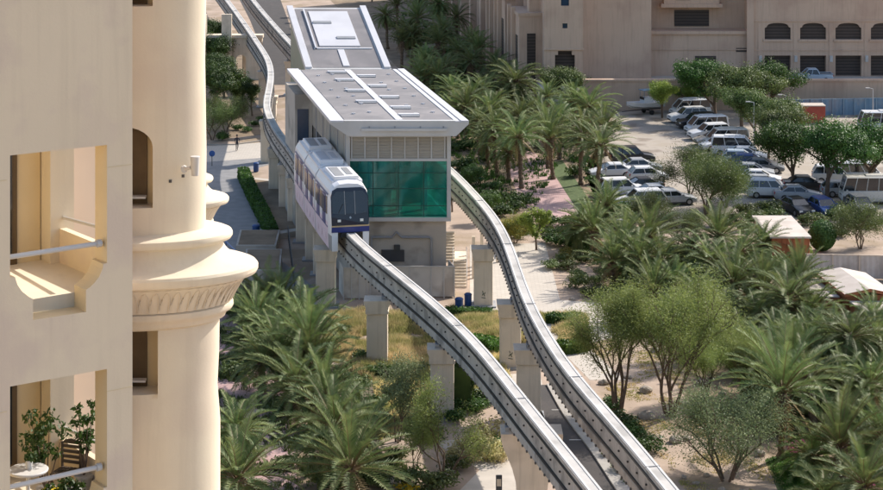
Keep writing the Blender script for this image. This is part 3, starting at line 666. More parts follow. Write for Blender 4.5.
# round tower
TX, TY, SY = (132-CX)*36/F, 36.0, .62
def hh(py, z=36.0): return CH-(py-YH)*z/F
def tower(T, name_lbl, cx, cy, dh, detail):
    def R(px): return (px-132)*36/F
    rc, rl = R(205.5), R(219)
    colu = MB(); prof = [(rc, hh(60)+6+dh), (rc, hh(100)+dh), (rc+.01, hh(215)+dh), (rc, hh(230)+dh)]
    # column repeated above and below by floors
    top = 47
    colu.lathe([(rc, hh(231)+dh), (rc+.015, hh(150)+dh), (rc-.01, hh(60)+dh), (rc+.01, hh(0)+dh), (rc, top)], (cx, cy, 0), 64, SY)
    c1 = colu.build('tower_upper', M['cream'], T, smooth=True, world=True)
    b = MB(); b.lathe([(rl, 0), (rl+.02, hh(420)+dh), (rl-.03, hh(385)+dh), (rl, hh(350)+dh), (rl+.01, hh(309)+dh)], (cx, cy, 0), 64, SY)
    c2 = b.build('tower_lower', M['cream'], T, smooth=True, world=True)
    cp = [(R(206), 226), (R(208), 227), (R(229), 229), (R(231.5), 230), (R(232.5), 232), (R(232.5), 234.5), (R(231), 237), (R(224), 238.5), (R(222.5), 240), (R(223), 243), (R(225), 247), (R(229), 251.5), (R(235), 255.5), (R(242), 258.5), (R(253), 260.5), (R(256), 261.5), (R(258), 264), (R(258), 268), (R(256.5), 271), (R(249), 273), (R(246), 273.5), (R(246), 274.5)]
    prof = [(r, hh(y)+dh) for r, y in cp][::-1]
    b = MB(); b.lathe(prof, (cx, cy, 0), 96, SY); b.build('cornice', M['cream'], T, smooth=True, ang=24, world=True)
    fl = [(R(246), 274.6), (R(243), 278), (R(239), 284), (R(235), 291), (R(232), 297), (R(231), 299)]
    def flute(th, z):
        return 1+.012*abs(math.sin(th*31))-.006
    b = MB(); b.lathe([(r, hh(y)+dh) for r, y in fl][::-1], (cx, cy, 0), 264, SY, fn=flute); b.build('fluted_band', M['cream'], T, smooth=True, world=True)
    if detail:
        b = MB()
        for i in range(62):
            th = 2*math.pi*(i+.5)/62; pts = []
            for k in range(9):
                ph = math.pi*k/8; a = th-math.cos(ph)*math.pi/62*.92; zz = 297.5-20.5*math.sin(ph); 
                rr = 0
                for q in range(len(fl)-1):
                    if fl[q][1] <= zz <= fl[q+1][1]: f_ = (zz-fl[q][1])/(fl[q+1][1]-fl[q][1]); rr = fl[q][0]*(1-f_)+fl[q+1][0]*f_
                if rr == 0: rr = fl[-1][0]
                pts.append(Vector((cx+(rr+.012)*math.cos(a), cy+(rr+.012)*math.sin(a)*SY, hh(zz)+dh)))
            b.tube(pts, .009, 5)
        b.build('scallop_relief', M['cream'], T, world=True, smooth=True)
    b = MB(); b.lathe([(R(r), hh(y)+dh) for r, y in [(229, 299.2), (233, 300.5), (233.5, 304), (232, 307), (228, 309), (226, 312), (225, 314.5), (219.6, 317)]][::-1], (cx, cy, 0), 64, SY); b.build('neck_band', M['cream'], T, smooth=True, world=True)
    return c1, c2
c1, c2 = tower(AB, '', TX, TY, 0, True)
def cutbox(pxr, y0, y1, arch, z=34.9):
    b = MB(); xr = (pxr-CX)*z/F; xl = TX-(xr-TX); h0, h1 = hh(y1, z), hh(y0, z); pts = [Vector((xl, TY-1.5, h0)), Vector((xr, TY-1.5, h0))]
    if arch:
        r = (xr-xl)/2; cx = (xl+xr)/2; hc = h1-r*.75
        pts += [Vector((cx+r*math.cos(a), TY-1.5, hc+r*.75*math.sin(a))) for a in [math.pi*i/12 for i in range(13)]]
    else: pts += [Vector((xr, TY-1.5, h1)), Vector((xl, TY-1.5, h1))]
    b.prism(pts, (0, 1.15, 0)); return b.build('cut', M['creamd'], AB, world=True)
bpy.context.view_layer.update()
boolean(c1, [cutbox(150, 130, 212, True), cutbox(150, -110, 8.5, False)])
boolean(c2, [cutbox(156, 318, 398, False)])
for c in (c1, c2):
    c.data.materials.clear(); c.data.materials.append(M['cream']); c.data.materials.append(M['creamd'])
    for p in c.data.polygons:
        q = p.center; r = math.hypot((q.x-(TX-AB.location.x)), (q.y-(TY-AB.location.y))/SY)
        if r < 1.22 and abs(p.normal.z) < .99: p.material_index = 1  # recess faces get the painted bounce tint
    c.data.polygons.foreach_set('use_smooth', [abs(p.normal.z) < .5 and p.material_index == 0 for p in c.data.polygons])
for (y0, y1) in ((132, 211), (319, 397), (-100, 8)):
    z = TY-.42; b = MB(); x0, x1 = TX-.3, TX+.33; b.box(x0, x1, z, z+.05, hh(y1, 34.9)-.1, hh(y0, 34.9)+.1); wn = b.build('tower_window', M['dbrown'], AB, world=True)
    b = MB(); b.box(TX-.3, TX+.34, TY-.66, TY-.5, hh(y1-7, 34.9), hh(y1-9, 34.9)); b.build('window_rail', M['wmetal'], AB, world=True)
# second tower further back
B2 = thing('apartment_building', 'matching cream tower cornice peeping out behind the close corner tower', 'building', (-8.5, 58.5, 0))
tower(B2, '', -8.49, 58.5, -3.45, False)
b = MB(); b.box(-30, -9.0, 57.9, 70, 0, 30); b.build('wall', M['cream'], B2, world=True)
# wall lamp
lz = 35.15; p = PD(195, 166, lz); p.x = (195-CX)*lz/F
L_ = thing('wall_lamp', 'pale up and down wall lamp on the round tower', 'lamp', p)
b = MB(); b.lathe([(.06, -.17), (.065, -.165), (.085, .165), (.08, .17)], (0, 0, 0), 20); b.build('shade', M['wmetal'], L_, smooth=True)
b = MB(); b.tube([(-.07, .02, -.03), (-.2, .12, -.08)], .035, 8); b.tube([(-.2, .08, -.08), (-.22, .2, -.08)], .06, 8); b.build('bracket', M['wmetal'], L_, smooth=True)
b = MB()
for x_, y_ in ((167, 186), (179, 182)):
    q = PD(x_, y_, 34.9); b.cbox((q.x, TY-SY*1.32*math.sqrt(max(0, 1-((q.x-TX)/1.32)**2))+.0, q.z), .05, .06, .05)
b.build('wall_vent', M['dmetal'], AB, world=True)

# ================= balcony things (lower balcony) =================
hf = ouh[10][1]-PITCH+.2
def Wp(px, d, h):
    r = Vector(((px-CX)/F, 1, 0)); t = (E.dot(IN)+d)/r.dot(IN); q = r*t; q.z = h; return q
def leafcloud(mb, c, rad, n, size, squash=1.0, outward=.5, narrow=.5):
    for _ in range(n):
        d = Vector((random.gauss(0, 1), random.gauss(0, 1), random.gauss(0, 1))).normalized()
        p = Vector(c)+Vector((d.x, d.y, d.z*squash))*rad*(random.random()**.45)
        nrm = (d*outward+Vector((rnd(-1, 1), rnd(-1, 1), rnd(-.3, 1)))*(1-outward)).normalized()
        a = nrm.cross(Vector((rnd(-1, 1), rnd(-1, 1), rnd(-1, 1)))).normalized(); b_ = nrm.cross(a)
        s = size*rnd(.7, 1.3)
        mb.add([p-a*s, p+b_*s*narrow, p+a*s, p-b_*s*narrow], [[0, 1, 2, 3]])
def potplant(label, px, d, H, R, n, name='potted_shrub', flower=False):
    base = Wp(px, d, hf); t = thing(name, label, 'potted plant', base)
    b = MB(); b.lathe([(.001, 0), (.1, 0), (.14, .25), (.16, .26), (.16, .3), (.001, .29)], (0, 0, 0), 16, cap=False); b.build('pot', M['pot'], t, smooth=True)
    b = MB(); b2 = MB()
    for i in range(9):
        e = Vector((rnd(-R, R)*.8, rnd(-R, R)*.8, H*rnd(.55, 1))); m_ = Vector((e.x*.3, e.y*.3, H*.35))
        b.tube([(0, 0, .28), m_, e], [.018, .012, .004], 5); leafcloud(b2, e, R*.42, n//9, .045, 1, .3, .45); leafcloud(b2, m_*.5+e*.5, R*.3, n//18, .045, 1, .3, .45)
    b.build('stem', M['bark'], t); b2.build('foliage', M['dark'], t)
    if flower:
        b = MB(); leafcloud(b, (0, 0, H*.8), R*.9, 50, .03, .5); b.build('flowers', M['flower'], t)
potplant('tall leafy ficus in the lower balcony, left of the pier', 46, 1.0, 1.35, .36, 520)
potplant('narrow leafy shrub beside the right jamb of the lower balcony', 84, 1.2, 1.45, .22, 300)
potplant('low yellow flowering plant behind the lower balcony table', 52, .75, .38, .2, 220, 'flowering_plant', True)
potplant('low green bush beside the dark balcony chair', 72, .75, .4, .22, 260)
tb = thing('balcony_table', 'small round white table on the lower balcony', 'table', Wp(28, .7, hf))
b = MB(); b.lathe([(.30, .72), (.31, .74), (.31, .75), (.30, .76)], (0, 0, 0), 28); b.build('table_top', M['pot'], tb, smooth=True)
b = MB(); b.tube([(0, 0, .02), (0, 0, .72)], .03, 8); b.lathe([(.16, 0), (.16, .02)], (0, 0, 0), 16); b.build('leg', M['wmetal'], tb)
q = Wp(29, .7, hf+.762); t = thing('small_potted_plant', 'small plant in a white pot standing on the balcony table', 'potted plant', q)
b = MB(); b.lathe([(.001, 0), (.045, 0), (.06, .12), (.06, .13), (.001, .12)], (0, 0, 0), 14, cap=False); b.build('pot', M['pot'], t, smooth=True)
b = MB(); leafcloud(b, (0, 0, .17), .09, 120, .03); b.build('foliage', M['dark'], t)
ch = thing('balcony_chair', 'dark folding slat chair on the lower balcony', 'chair', Wp(66, 1.35, hf), math.radians(-20), scale=.82)
b = MB(); 
for i in range(5): b.box(-.2+i*.085, -.135+i*.085, -.2, .2, .43, .45)
b.build('seat', M['wood'], ch)
b = MB()
for i in range(4): b.box(-.2, .2, .19, .21, .52+i*.1, .58+i*.1)
b.prism([(-.2, .19, .9), (.2, .19, .9), (.14, .19, .97), (0, .19, 1.0), (-.14, .19, .97)], (0, .02, 0)); b.build('backrest', M['wood'], ch)
for x_, y_ in ((-.2, -.2), (.2, -.2), (-.2, .2), (.2, .2)):
    b = MB(); b.box(x_-.02, x_+.02, y_-.02, y_+.02, 0, .43 if y_ < 0 else .92); b.build('leg', M['wood'], ch)

# ================= FAR BUILDING =================
ZF = 258.0
def fx(px, z=ZF): return (px-CX)*z/F
def fh(py, z=ZF): return CH-(py-YH)*z/F
FB = thing('far_building', 'large pink brown building with shuttered arcade beyond the parking', 'building', (fx(700), ZF, 0))
def fb(name, lst, m, par=None, bevel=0):
    b = MB()
    for (xa, xb, ya, yb, za, zb) in lst: b.box(xa, xb, ya, yb, za, zb)
    o = b.build(name, m, par or FB, bevel=0); o.data.transform(Matrix.Translation(-FB.location)); return o
G0 = 2.5
fb('main_wall', [(fx(583), fx(905)+14, ZF+4, ZF+26, 0, 22)], M['terra'])
# lower plinth storey projecting: x 583..765, top at y=32
fb('plinth_storey', [(fx(583), fx(749), ZF, ZF+3.99, 0, fh(32))], M['terra'])
fb('ledge', [(fx(581), fx(750), ZF-.35, ZF+.0, fh(34), fh(31)), (fx(583), fx(749), ZF-.12, -.002+ZF, fh(50), fh(49))], M['terra'])
# dark doors/windows in plinth storey
fb('shutter_door', [(fx(695), fx(716), ZF-.06, ZF-.004, G0, fh(56))], M['terrad'])
fb('slot_window', [(fx(736), fx(749), ZF-.05, ZF-.004, fh(52), fh(48))], M['terrad'])
# upper recess with oriel
fb('upper_panel', [(fx(583), fx(652), ZF+1.5, ZF+3.99, fh(32)+.01, 22)], M['terra'])
fb('shutter_window', [(fx(678), fx(713), ZF+3.9, ZF+3.996, fh(30), fh(13.5))], M['terrad'])
fb('oriel', [(fx(666), fx(722), ZF+2.4, ZF+3.99, fh(8), 20), (fx(663), fx(725), ZF+2.1, ZF+3.99, fh(9.5), fh(6))], M['terra'])
fb('oriel_window', [(fx(678), fx(692), ZF+2.33, ZF+2.396, fh(2), 20), (fx(726), fx(740), ZF+3.9, ZF+3.996, fh(2), 20)], M['bluegl'])
# arcade x 749..900
wallb = MB(); wallb.box(fx(749), fx(1010), ZF-.6, ZF+3.99, 0, 22); ar = wallb.build('arcade_wall', M['terra'], FB, world=True)
cuts = []; bays = []
for i in range(7):
    x0, x1 = 764+i*35.3, 790+i*35.3
    bays.append((x0, x1))
    b = MB(); a0, a1 = fx(x0), fx(x1); r = (a1-a0)/2; cx_ = (a0+a1)/2; hb, hc = fh(39), fh(27.5)
    pts = [Vector((a0, ZF-1, hb)), Vector((a1, ZF-1, hb)), Vector((a1, ZF-1, hc)), Vector((a1-.25, ZF-1, hc+.1)), Vector((a1-.3, ZF-1, hc+.3))]+[Vector((cx_+(r-.35)*math.cos(t_), ZF-1, hc+.3+.35*math.sin(t_))) for t_ in [math.pi*j/8 for j in range(9)]]+[Vector((a0+.3, ZF-1, hc+.3)), Vector((a0+.25, ZF-1, hc+.1)), Vector((a0, ZF-1, hc))]
    b.prism(pts, (0, 1.1, 0)); cuts.append(b.build('cut', M['terra'], FB, world=True))
    b = MB(); b.box(a0, a1, ZF-1, ZF+.3, G0, fh(55)); cuts.append(b.build('cut', M['terra'], FB, world=True))
bpy.context.view_layer.update(); boolean(ar, cuts)
for x0, x1 in bays:
    fb('upper_shutter', [(fx(x0)-.1, fx(x1)+.1, ZF-.12, ZF-.02, fh(41), fh(22))], M['terrad'])
    lou = [(fx(x0)+.02, fx(x1)-.02, ZF-.16, ZF-.125, fh(38)+j*.32, fh(38)+j*.32+.05) for j in range(4)]
    fb('ground_shutter', [(fx(x0)-.1, fx(x1)+.1, ZF+.2, ZF+.28, G0, fh(54))], M['terrad'])
    fb('sill', [(fx(x0)-.2, fx(x1)+.2, ZF-.75, ZF-.602, fh(41), fh(39))], M['terra'])
    lt = fb('wall_light', [(fx(x0-4.5)-.18, fx(x0-4.5)+.18, ZF-.95, ZF-.602, fh(61), fh(55))], M['wmetal'])
    fb('pilaster', [(fx(x0)-.85, fx(x0)-.35, ZF-.66, ZF-.602, G0, fh(23))], M['terra'])
fb('string_course', [(fx(749)-.1, fx(1010), ZF-.72, ZF-.602, fh(21), fh(19.5)), (fx(749)-.1, fx(1010), ZF-.7, ZF-.602, fh(50), fh(49))], M['terra'])
fb('buttress', [(fx(749)-.4, fx(749)+.5, ZF-.9, ZF-.61, G0, 22)], M['terra'])
# tower block at left end
ZT = 250.0
TB = thing('far_tower_block', 'pink brown stair tower with one arched porch beside the palm grove', 'building', (fx(563, ZT), ZT, 0))
def tbx(name, lst, m):
    b = MB()
    for l in lst: b.box(*l)
    o = b.build(name, m, TB); o.data.transform(Matrix.Translation(-TB.location)); return o
wb = MB(); wb.box(fx(544, ZT), fx(583, ZT), ZT, ZT+12, 0, 24); wb = wb.build('wall', M['terra'], TB, world=True)
b = MB(); b.box(fx(555, ZT), fx(575, ZT), ZT-1, ZT+1.5, 0, fh(55, ZT)); c0 = b.build('cut', M['terra'], TB, world=True)
b = MB(); a0, a1 = fx(558, ZT), fx(572, ZT); b.box(a0, a1, ZT-1, ZT+1.5, fh(55, ZT)-.1, fh(51, ZT)); c1_ = b.build('cut', M['terra'], TB, world=True)
b = MB(); b.box(fx(562.5, ZT), fx(567.5, ZT), ZT-1, ZT+.4, fh(28.5, ZT), fh(23.5, ZT)); c2_ = b.build('cut', M['terra'], TB, world=True)
b = MB(); b.box(fx(561, ZT), fx(569, ZT), ZT-1, ZT+.4, fh(6, ZT), 22); c3_ = b.build('cut', M['terra'], TB, world=True)
bpy.context.view_layer.update(); boolean(wb, [c0, c1_, c2_, c3_])
tbx('porch_shutter', [(fx(554, ZT), fx(576, ZT), ZT+1.2, ZT+1.3, 0, fh(50, ZT))], M['terrad'])
tbx('window', [(fx(562, ZT), fx(568, ZT), ZT+.3, ZT+.36, fh(30, ZT), fh(23, ZT)), (fx(561, ZT), fx(569, ZT), ZT+.3, ZT+.36, fh(6, ZT), 22)], M['bluegl'])
tbx('cornice', [(fx(543, ZT), fx(584, ZT), ZT-.2, ZT-.002, fh(50, ZT), fh(48.5, ZT))], M['terra'])
# receding wing toward the left, with buttresses and columns
WG = thing('far_wing', 'receding pink brown wing with tall piers above the shaded palms', 'building', (4, 300, 0))
A = Vector((fx(544, 252), 254, 0)); Bv = Vector((-1.0, 372, 0)); D = (Bv-A).normalized(); NN = Vector((-D.y, D.x, 0))  # NN points left
if NN.x > 0: NN = -NN
def Wg(s, o, h): return A+D*s+NN*o+Vector((0, 0, h))
b = MB(); b.box(0, 125, -14, 0, 0, 25, fn=Wg); b.build('wall', M['terra'], WG, world=True)
for i in range(15):
    s = 2+i*7.6
    top = [14.5, 15.5, 13, 25][i % 4] if i < 4 else 25
    b = MB(); b.box(s, s+1.7, .002, 1.5+(i % 3)*.5, 0, top, fn=Wg); pr_ = b.build('pier', M['terra'], WG, world=True)
    if i < 5:
        b = MB(); b.box(s-.15, s+1.85, -.0+.01, 1.7+(i % 3)*.5, top-.02, top+.35, fn=Wg); b.build('pier_cap', M['cream'], WG, world=True)
    b = MB(); b.box(s+3.2, s+5.4, .002, .08, 1, 9, fn=Wg); b.build('tall_window', M['terrad'], WG, world=True)
    b = MB(); b.tube([Wg(s+6.6, .6, 0), Wg(s+6.6, .6, 25)], .55, 10); b.build('column', M['terra'], WG, world=True)
for s0_, s1_, o_, h_ in ((.5, 8.5, 3.0, 10.6), (10, 17.5, 3.4, 11.6), (19, 26, 3.2, 13.5)):
    b = MB(); b.box(s0_, s1_, .003, o_, 0, h_, fn=Wg); b.build('bay', M['terra'], WG, world=True)
    b = MB(); b.box(s0_-.15, s1_+.15, .004, o_+.15, h_+.002, h_+.4, fn=Wg); b.build('bay_coping', M['terra'], WG, world=True)
    b = MB(); b.box(s0_-.05, s0_-.002, .9, 2.0, 1, h_-2.2, fn=Wg); b.build('bay_window', M['terrad'], WG, world=True)
    for q in (1.2, 4.4):
        b = MB(); b.box(s0_+q, s0_+q+1.6, o_+.002, o_+.06, 1.0, h_-2.6, fn=Wg); b.build('bay_window', M['terrad'], WG, world=True)
        b = MB(); b.box(s0_+q+2.0, s0_+q+2.7, o_+.002, o_+.5, 0, h_+.8, fn=Wg); b.build('bay_pier', M['terra'], WG, world=True)
b = MB(); cc = Wg(28, 1.5, 0); b.lathe([(1.6, 0), (1.6, 14.2), (2.0, 14.5), (2.0, 15), (1.3, 15.3), (1.3, 17)], (cc.x, cc.y, 0), 24); b.build('turret', M['terra'], WG, world=True, smooth=True)
# terrace and its retaining wall
tr_ = MB(); tr_.box(fx(540, 246), fx(1010, 246)+10, 246.6, 261, .01, G0-.02); o = tr_.build('terrace', M['pave']); o['kind'] = 'structure'
RW = thing('retaining_wall', 'long brown retaining wall below the far building terrace', 'wall', (fx(700, 246), 246, 0))
b = MB(); b.box(fx(583, 246), fx(1020, 246), 246, 246.59, 0, 3.55); b.build('wall', M['terra'], RW, world=True)
b = MB(); b.box(fx(583, 246)-.05, fx(1020, 246), 245.85, 246.7, 3.551, 3.78); b.build('coping', M['terra'], RW, world=True)
# structure behind the curved track, top left
V = thing('arched_garden_wall', 'tall cream arched wall below the curved track behind the shrubs', 'wall', P(235, 90))
b = MB(); z_ = P(235, 80).y; 
def vx(px): return (px-CX)*z_/F
def vh(py): return CH-(py-YH)*z_/F
b.box(vx(195), vx(262), z_, z_+1.2, 0, vh(38)); vw = b.build('wall', M['conc'], V, world=True)
cs = []
for xa, xb in ((236, 246), (213, 223)):
    b = MB(); a0, a1 = vx(xa), vx(xb); r = (a1-a0)/2; cx_ = (a0+a1)/2; hc = vh(60)
    b.prism([Vector((a0, z_-1, 0.2)), Vector((a1, z_-1, .2))]+[Vector((cx_+r*math.cos(t_), z_-1, hc+r*math.sin(t_))) for t_ in [math.pi*j/10 for j in range(11)]], (0, 3, 0)); cs.append(b.build('cut', M['conc'], V, world=True))
bpy.context.view_layer.update(); boolean(vw, cs)
b = MB(); b.box(vx(194), vx(263), z_-.25, z_+1.4, vh(38), vh(35)); b.build('coping', M['conc'], V, world=True)
for xa, xb in ((222, 232), (198, 207)):
    b = MB(); b.box(vx(xa), vx(xb), z_-.6, z_-.01, 0, vh(14)); b.build('pier', M['conc'], V, world=True)
# ================= fences, sheds =================
def corrug(name, label, cat, p0, p1, h, m, post=None, pitch=.25, np=5, group=None):
    t = thing(name, label, cat, p0, group=group); d = p1-p0; L = d.length; d.normalize(); n_ = Vector((-d.y, d.x, 0))
    b = MB(); k = int(L/pitch); pts = []
    for i in range(k+1):
        o = .03 if i % 2 else -.03; q = d*(i*pitch); pts += [q+n_*o+Vector((0, 0, .05)), q+n_*o+Vector((0, 0, h))]
    b.add(pts, [[2*i, 2*i+2, 2*i+3, 2*i+1] for i in range(k)]); b.build('corrugated_sheet', m, t, fix=False)
    for i in range(np+1):
        b = MB(); q = d*(L*i/np)-n_*.09; b.cbox((q.x, q.y, h/2+.06), .09, .09, h+.12); b.build('post', post or M['wmetal'], t)
    b = MB(); b.prism([n_*.035+Vector((0, 0, h)), n_*-.035+Vector((0, 0, h)), n_*-.035+Vector((0, 0, h+.08)), n_*.035+Vector((0, 0, h+.08))], d*L); b.build('top_rail', post or M['wmetal'], t)
corrug('corrugated_fence', 'blue corrugated fence behind the far parked cars', 'fence', P(778, 117), P(930, 114), 2.0, M['bluef'], M['bluelt'], .3, 14)
corrug('corrugated_fence', 'pale corrugated fence behind the low roofed shed', 'fence', P(806, 278), P(940, 281), 1.9, M['fence'], M['conc'], .22, 5)
sh = thing('site_cabin', 'orange brown timber cabin with flat white roof among the palms', 'cabin', P(768, 262))
b = MB(); z0 = 164.7; z1 = z0+7.7
xa, xb = (772-CX)*z0/F, (809-CX)*z0/F
sk = lambda x, y, z: Vector((x-(y-z0)*.03, y, z))
b.box(xa, xb, z0, z1, 0, 2.7, fn=sk); b.build('wall', M['orange'], sh, world=True)
b = MB(); b.box(xa-.2, xb+.15, z0-.2, z1+.2, 2.7, 2.85, fn=sk); b.build('roof', M['wroof'], sh, world=True)
for i in range(4):
    b = MB(); b.box(xa-.05, xa-.004, z0+.6+i*1.8, z0+1.7+i*1.8, 1.1, 2.1, fn=sk); b.build('window', M['dglass'], sh, world=True)
b = MB()
for i in range(8): b.box(xa+i*(xb-xa)/7-.04, xa+i*(xb-xa)/7+.04, z0-.05, z0-.004, .1, 2.6, fn=sk)
b.build('batten', M['orange'], sh, world=True)
sh = thing('low_shed', 'low shed with wide dusty white gable roof and orange fascia', 'shed', P(850, 318))
z0 = 148.8; z1 = z0+6.7; xa, xm, xb = 30.0, 31.9, 33.9
sk = lambda x, y, z: Vector((x-(y-z0)*.14, y, z))
b = MB(); b.box(xa+.2, xb-.2, z0+.2, z1-.2, 0, 2.0, fn=sk); b.build('wall', M['orange'], sh, world=True)
b = MB(); b.add([sk(x, y, z) for y in (z0, z1) for x, z in ((xa, 2.1), (xm, 2.5), (xb, 2.1), (xb, 1.98), (xm, 2.38), (xa, 1.98))], [[0,1,7,6],[1,2,8,7],[3,4,10,9],[4,5,11,10],[0,5,4,1],[1,4,3,2],[6,7,10,11],[7,8,9,10],[0,6,11,5],[2,3,9,8]]); b.build('roof', M['wroof'], sh, world=True)
b = MB(); b.add([sk(x, z0-.03, z) for x, z in ((xa, 2.13), (xm, 2.53), (xb, 2.13), (xb, 1.88), (xm, 2.28), (xa, 1.88))], [[0,5,4,1],[1,4,3,2]]); b.box(xa-.03, xa-.001, z0, z1, 1.9, 2.12, fn=sk); b.build('fascia', M['orange'], sh, world=True)
b = MB(); b.box(xa-1.7, xa-.04, z0+1, z1-1, 1.6, 1.7, fn=sk); b.box(xa+.3, xb+3, z0-3.2, z0-.1, 1.55, 1.65, fn=sk); b.build('lean_to_roof', M['wroof'], sh, world=True)
b = MB(); b.box(xa-1.6, xa+.1, z0+1.1, z1-1.1, 0, 1.59, fn=sk); b.box(xa+.4, xb+2.9, z0-3.1, z0+.1, 0, 1.54, fn=sk); b.build('lean_to_wall', M['orange'], sh, world=True)
rc_ = thing('red_container', 'red container with pale roof behind the dark parking trees', 'container', P(812, 122))
p = P(812, 122); b = MB(); b.cbox((0, 0, 1.0), 2.8, 2.0, 2.0); b.build('body', M['redp'], rc_, bevel=.04); b = MB(); b.cbox((0, 0, 2.06), 2.9, 2.1, .1); b.build('roof', M['wroof'], rc_)
gb = thing('guard_booth', 'small booth with rounded white roof beside the retaining wall', 'booth', P(790, 116), scale=.72)
b = MB(); b.cbox((0, 0, 1.1), 1.8, 1.6, 2.2); b.build('wall', M['bluef'], gb); b = MB(); b.lathe([(1.25, 2.2), (1.3, 2.4), (1.1, 2.7), (.5, 2.85)], (0, 0, 0), 24); b.build('roof', M['wmetal'], gb, smooth=True)
# ================= small street things =================
def lamp(px, py, H, label):
    t = thing('street_lamp', label, 'street lamp', P(px, py), group='lamp posts round the parking')
    b = MB(); b.tube([(0, 0, 0), (0, 0, H)], [.08, .05], 8); b.build('post', M['wmetal'], t)
    b = MB(); b.tube([(0, 0, H), (-.5, 0, H+.1)], .04, 6); b.cbox((-.65, 0, H+.1), .5, .2, .1); b.build('lamp_head', M['wmetal'], t)
lamp(754, 148, 5, 'white lamp post beside the vans, left of the dark trees'); lamp(786, 140, 5, 'white lamp post poking above the dark parking trees')
lamp(873, 118, 3.5, 'short white post in front of the blue fence'); lamp(627, 250, 2.5, 'short pale post between palms near the parking edge')
def bin_(px, py, label, s=1):
    t = thing('litter_bin', label, 'litter bin', P(px, py), group='blue litter bins', scale=s)
    b = MB(); b.lathe([(.24, .05), (.27, .1), (.28, .85)], (0, 0, 0), 16); b.build('body', M['bluebin'], t, smooth=True)
    b = MB(); b.lathe([(.3, .85), (.3, .92), (.2, 1.0), (.05, 1.03)], (0, 0, 0), 16); b.build('lid', M['bluebin'], t, smooth=True)
    b = MB(); b.tube([(0, 0, 0), (0, 0, .06)], .2, 10); b.build('base', M['dmetal'], t)
bin_(256, 172, 'blue litter bin at the far corner of the hedge'); bin_(256, 238, 'blue litter bin on the step end of the shaded path', 1.2)
bin_(459, 312, 'blue litter bin on the ground between the right pillars', 1.1); bin_(468, 306, 'blue litter bin beside the station steps')
t = thing('sign_post', 'small blue round sign by the footpath edge', 'sign', P(212, 166))
b = MB(); b.tube([(0, 0, 0), (0, 0, 1.2)], .04, 6); b.build('post', M['dmetal'], t)
b = MB(); b.lathe([(.32, -.02), (.32, .02)], (0, 0, 0), 20); o = b.build('sign_face', M['bluep'], t); o.data.transform(Matrix.Translation((0, 0, 1.3)) @ Matrix.Rotation(math.pi/2, 4, 'X'))
t = thing('info_post', 'dark notice post beside the curved path at the bottom edge', 'sign post', P(499, 500))
b = MB(); b.cbox((0, 0, .7), .35, .12, 1.4); b.build('post', M['dmetal'], t, bevel=.02); b = MB(); b.cbox((0, -.07, 1.0), .24, .02, .4); b.cbox((0, -.07, .45), .24, .02, .25); b.build('notice', M['conc'], t)
# planters beside the path
def planter(pix, h, label):
    pts = [P(x, y) for x, y in pix]; c = sum(pts, Vector())/len(pts)
    t = thing('stone_planter', label, 'planter', c, group='raised planters beside the shaded path')
    b = MB(); b.prism([Vector((p.x, p.y, 0)) for p in pts], (0, 0, h)); b.build('wall', M['stone'], t, world=True)
    b = MB(); b.prism([c+(Vector((p.x, p.y, 0))-c)*.9+Vector((0, 0, h)) for p in pts], (0, 0, .04)); b.build('soil', M['soil'], t, world=True)
planter([(236, 256), (276, 256), (280, 240), (240, 240)], .9, 'upper low stone planter below the shaded path')
planter([(244, 284), (280, 284), (282, 262), (246, 262)], 1.1, 'lower low stone planter below the shaded path')
planter([(250, 182), (286, 186), (300, 236), (276, 240)], .5, 'long stone planter bed between the hedge and the pillars')
rl_ = thing('path_railing', 'dark metal railing beside the planters', 'railing', P(290, 265))
b = MB(); pa, pb = P(288, 238), P(296, 300)
for hgt in (.55, 1.05): b.tube([pa+Vector((0, 0, hgt)), pb+Vector((0, 0, hgt))], .03, 6)
for i in range(22):
    q = pa.lerp(pb, i/21); b.tube([q, q+Vector((0, 0, 1.08))], .025, 5)
b.build('bars', M['dmetal'], rl_, world=True)
bl = thing('blue_barrier', 'blue guard rail along the lower path', 'railing', P(240, 255))
b = MB(); q0, q1 = P(226, 252), P(236, 262); b.tube([q0+Vector((0, 0, .9)), q1+Vector((0, 0, .9))], .05, 6); b.tube([q0, q0+Vector((0, 0, .95))], .04, 6); b.tube([q1, q1+Vector((0, 0, .95))], .04, 6); b.build('rail', M['bluep'], bl, world=True)
